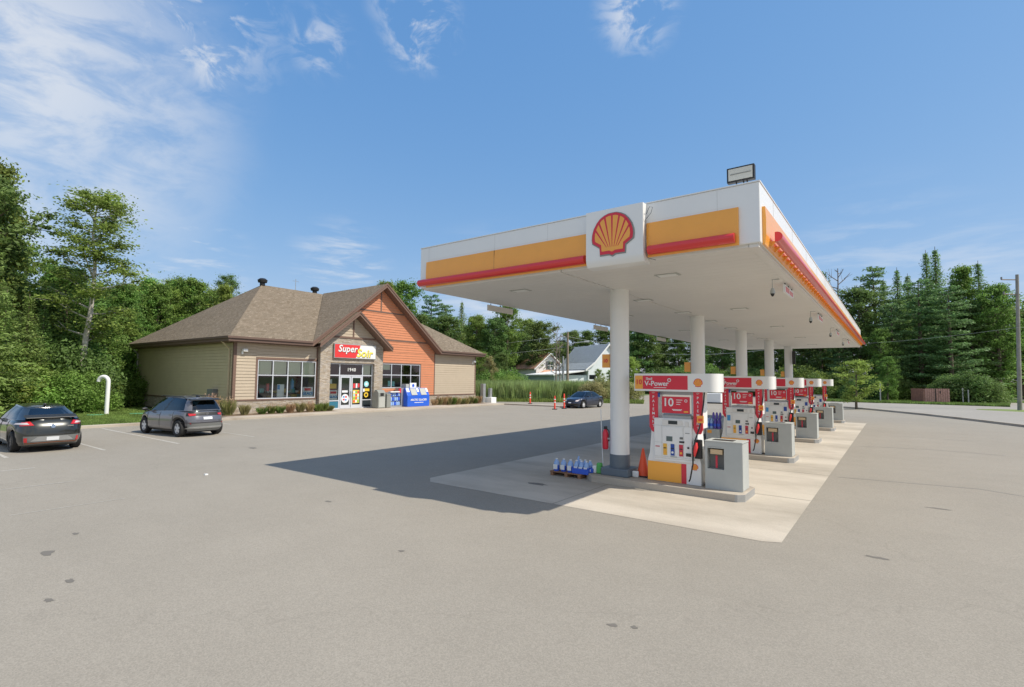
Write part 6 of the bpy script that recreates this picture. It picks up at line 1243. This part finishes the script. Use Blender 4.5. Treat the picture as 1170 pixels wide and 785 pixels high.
# right wood
GR = 'pines and spruces of the wood on the right'
for k_, u, D, vt, lab, gr, lf_, wd in [
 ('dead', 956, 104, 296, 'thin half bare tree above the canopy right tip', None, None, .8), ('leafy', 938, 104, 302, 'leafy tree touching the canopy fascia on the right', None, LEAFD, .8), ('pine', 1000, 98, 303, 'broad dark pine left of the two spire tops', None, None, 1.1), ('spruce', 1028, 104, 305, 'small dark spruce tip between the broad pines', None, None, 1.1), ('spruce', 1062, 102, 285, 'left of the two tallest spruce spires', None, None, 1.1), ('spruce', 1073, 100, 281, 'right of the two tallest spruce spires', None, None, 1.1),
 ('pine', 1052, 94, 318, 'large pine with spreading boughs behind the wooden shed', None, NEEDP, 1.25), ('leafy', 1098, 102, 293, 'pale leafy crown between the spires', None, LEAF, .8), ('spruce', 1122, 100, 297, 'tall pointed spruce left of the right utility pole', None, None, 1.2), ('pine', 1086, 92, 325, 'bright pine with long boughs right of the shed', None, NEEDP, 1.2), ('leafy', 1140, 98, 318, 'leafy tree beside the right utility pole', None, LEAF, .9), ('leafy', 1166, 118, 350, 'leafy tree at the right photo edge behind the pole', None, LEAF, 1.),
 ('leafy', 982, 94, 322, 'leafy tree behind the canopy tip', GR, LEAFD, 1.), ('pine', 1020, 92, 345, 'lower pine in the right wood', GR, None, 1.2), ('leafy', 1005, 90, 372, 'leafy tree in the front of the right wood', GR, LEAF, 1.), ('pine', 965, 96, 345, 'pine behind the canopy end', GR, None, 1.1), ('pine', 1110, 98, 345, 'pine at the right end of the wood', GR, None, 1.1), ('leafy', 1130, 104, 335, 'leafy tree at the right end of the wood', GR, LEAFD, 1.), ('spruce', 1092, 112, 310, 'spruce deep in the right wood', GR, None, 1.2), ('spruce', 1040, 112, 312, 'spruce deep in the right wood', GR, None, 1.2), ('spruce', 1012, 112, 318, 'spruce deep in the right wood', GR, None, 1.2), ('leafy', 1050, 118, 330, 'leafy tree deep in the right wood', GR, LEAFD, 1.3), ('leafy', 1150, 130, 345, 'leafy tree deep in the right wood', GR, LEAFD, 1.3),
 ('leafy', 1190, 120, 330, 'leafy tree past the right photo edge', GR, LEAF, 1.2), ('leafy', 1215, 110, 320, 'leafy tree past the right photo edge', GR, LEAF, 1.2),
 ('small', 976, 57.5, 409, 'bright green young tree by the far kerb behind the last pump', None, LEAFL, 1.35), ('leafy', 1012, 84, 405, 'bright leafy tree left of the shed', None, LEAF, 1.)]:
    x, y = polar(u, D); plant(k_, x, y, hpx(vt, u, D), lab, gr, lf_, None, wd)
for i in range(26):
    u = 930+i*9.3+rnd.uniform(-3, 3); D = (86 if u < 1120 else 128)+rnd.uniform(-1, 6)
    if 1030 < u < 1094: D = 93+rnd.uniform(0, 3)
    x, y = polar(u, D); plant('bush', x, y, rnd.uniform(1.8, 4.2), 'undergrowth bush at the foot of the right wood', 'bushes under the right wood', LEAF if i % 2 else LEAFD, None, 1.2)
# left undergrowth
GB = 'bushes along the edge of the left wood'
for i in range(26):
    u = -45+i*9.4+rnd.uniform(-3, 3); D = (43.5 if u < 90 else 49.5)+rnd.uniform(-.5, 3); x, y = polar(u, D)
    if u > 175: continue
    plant('bush', x, y, rnd.uniform(1.8, 3.2) if u > 60 else rnd.uniform(2.4, 4.2), 'leafy bush at the edge of the left wood', GB, (LEAFL, LEAF, LEAF)[i % 3], None, 1.1)
for i in range(16):
    u = -40+i*13; D = (46 if u < 90 else 52)+rnd.uniform(0, 3); x, y = polar(u, D); plant('bush', x, y, rnd.uniform(4, 6), 'tall understory bush in the left wood', GB, LEAF if i % 2 else LEAFD, None, .9)
for i in range(8):
    u = 545+i*6; D = 62+rnd.uniform(0, 5); x, y = polar(u, D); plant('bush', x, y, rnd.uniform(2, 4), 'bush behind the reeds beyond the shop', 'bushes behind the reeds', LEAF, None, 1.)
for i, (u, D, h_) in enumerate(((681, 62, 2.6), (690, 62.5, 2.8), (700, 63, 2.6), (712, 64, 2.6))):
    x, y = polar(u, D); plant('bush', x, y, h_, ['first tan-green rounded bush right of the sedan', 'second tan-green rounded bush right of the sedan', 'tan-green bush hidden by the nearest column', 'tan-green bush right of the nearest column'][i], 'tan-green hedge bushes behind the sedan', OLIVE, None, 1.2)
x, y = polar(635, 66); plant('dead', x, y, 10.5, 'bare thin tree with dead branches left of the brown lamp pole', None, None, 0, .6)
x, y = polar(640, 67.5); o = plant('dead', x, y, 8.5, 'second thin bare tree beside the bare tree at the lamp pole', None, None, 0, .5)
# grass clumps at the shop
def clump(x, y, h_, r_, n_, m_, lab, plumes=None, cat='grass clump', gr='clumps of grass along the shop front'):
    t = thing('ornamental_grass', lab, cat, (x, y, .1), group=gr); b = MB(); h_ *= .85
    for i in range(n_):
        a_ = rnd.uniform(0, 2*PI); rr = r_*rnd.random()**.6; x0_, y0_ = x+rr*.45*math.cos(a_), y+rr*.45*math.sin(a_); hh = h_*rnd.uniform(.55, 1.1); l_ = rnd.uniform(.1, .6)*r_; w_ = .014; ca, sa = math.cos(a_+1.57), math.sin(a_+1.57)
        p0 = (x0_, y0_, .1); p1 = (x0_+l_*.4*math.cos(a_), y0_+l_*.4*math.sin(a_), .1+hh*.6); p2 = (x0_+l_*math.cos(a_), y0_+l_*math.sin(a_), .1+hh)
        b.add([(p0[0]-ca*w_, p0[1]-sa*w_, p0[2]), (p0[0]+ca*w_, p0[1]+sa*w_, p0[2]), (p1[0]+ca*w_, p1[1]+sa*w_, p1[2]), p2, (p1[0]-ca*w_, p1[1]-sa*w_, p1[2])], [(0, 1, 2, 3, 4)])
    b.build('blades', m_, t, fix=False)
    if plumes:
        b = MB()
        for i in range(plumes): 
            a_ = rnd.uniform(0, 2*PI); p_ = Vector((x+r_*.8*math.cos(a_)*rnd.random(), y+r_*.8*math.sin(a_)*rnd.random(), .1+h_*rnd.uniform(.75, 1.25)))
            for k in range(6): leafquad(b, p_+Vector((rnd.uniform(-.03, .03), rnd.uniform(-.03, .03), -.05*k)), .04)
        b.build('plume', PINKG, t, fix=False)
clump(-33.6, 14.5, 1.3, .7, 420, DRY, 'tall pinkish dry grass at the shop left corner by the meter box', 70); clump(-32.6, 15.1, 1.1, .55, 380, OLIVE, 'green-tan grass clump at the shop front left corner', 40)
for i, (y, h_, m_, pl) in enumerate(((15.9, .75, OLIVE, 0), (17.0, .5, GRASS, 20), (17.6, .6, GRASS, 30), (18.2, .55, GRASS, 25), (18.9, .7, DRY, 20), (19.6, .75, OLIVE, 0), (20.3, .7, DRY, 30), (20.9, .6, GRASS, 0), (21.4, .7, GRASS, 0), (21.85, .45, OLIVE, 0))):
    clump(-32.2, y, h_, .42, 260, m_, ['%s grass clump under the left window, %s of the row from the left corner' % ({'olive_leaf': 'olive', 'grass_blade': 'green', 'grass_dry': 'straw coloured'}[m_.name], w_) for w_ in ('first', 'second', 'third', 'fourth', 'fifth', 'sixth', 'seventh', 'eighth', 'ninth', 'last, beside the door')][i], pl)
for i in range(11):
    y = 32.2+i*.6; m_ = (DRY, OLIVE, DRY, OLIVE, GRASS)[i % 5]; clump(-32.2, y, rnd.uniform(.6, .85), .42, 240, m_, '%s grass clump right of the blue freezer, %s along the row' % ({'olive_leaf': 'olive', 'grass_blade': 'green', 'grass_dry': 'straw coloured'}[m_.name], ('first', 'second', 'third', 'fourth', 'fifth', 'sixth', 'seventh', 'eighth', 'ninth', 'tenth', 'last')[i]), 30 if i % 2 else 0)
# lawn grass, verge grass and reeds
def blades(name, n_, fn, h0, h1, m_, lab, cat, w_=.02):
    b = MB()
    for i in range(n_):
        x, y = fn(); a_ = rnd.uniform(0, PI); hh = rnd.uniform(h0, h1); dx, dy = math.cos(a_)*w_, math.sin(a_)*w_; lx, ly = rnd.uniform(-.25, .25)*hh, rnd.uniform(-.25, .25)*hh
        b.v += [(x-dx, y-dy, -.02), (x+dx, y+dy, -.02), (x+dx*.7+lx*.5, y+dy*.7+ly*.5, hh*.6), (x+lx, y+ly, hh), (x-dx*.7+lx*.5, y-dy*.7+ly*.5, hh*.6)]; k = len(b.v); b.f.append((k-5, k-4, k-3, k-2, k-1))
    o = b.build(name, m_, None, fix=False); o['kind'] = 'stuff'; o['label'] = lab; o['category'] = cat; return o
def lawnfn():
    while True:
        u = rnd.uniform(-60, 170); D = 31+17*rnd.random(); x, y = polar(u, D)
        if x < -30.4 and y < 15.3: return x, y
blades('lawn_grass', 52000, lawnfn, .05, .13, GRASS, 'short green lawn between the kerb and the left wood', 'grass', .022)
def wallfn(): return rnd.uniform(-49, -34), rnd.uniform(13.3, 15.4)
def vergefn():
    u = rnd.uniform(900, 1150); x, y = polar(u, 77+10*rnd.random()**1.5); 
    return x, y
blades('verge_grass', 26000, vergefn, .1, .28, GRASS, 'green grass verge before the right wood', 'grass', .05)
def reedfn():
    while True:
        u = rnd.uniform(540, 676); x, y = polar(u, 0+57+8*rnd.random()); 
        if u > 640: x, y = polar(u, 63+4*rnd.random())
        return x, y
blades('reeds', 30000, reedfn, 1.0, 2.5, REED, 'tall green reeds growing beyond the lot behind the delineators', 'reeds', .035)
def weedfn():
    u = rnd.uniform(535, 735); return polar(u, 55.5+3*rnd.random())
blades('weeds', 9000, weedfn, .1, .5, GRASS, 'low weeds at the foot of the reeds', 'grass', .03)
for kind in protos:
    for (o, _) in protos[kind]:
        if o.name not in used: 
            for c_ in list(o.children): bpy.data.objects.remove(c_)
            bpy.data.objects.remove(o)
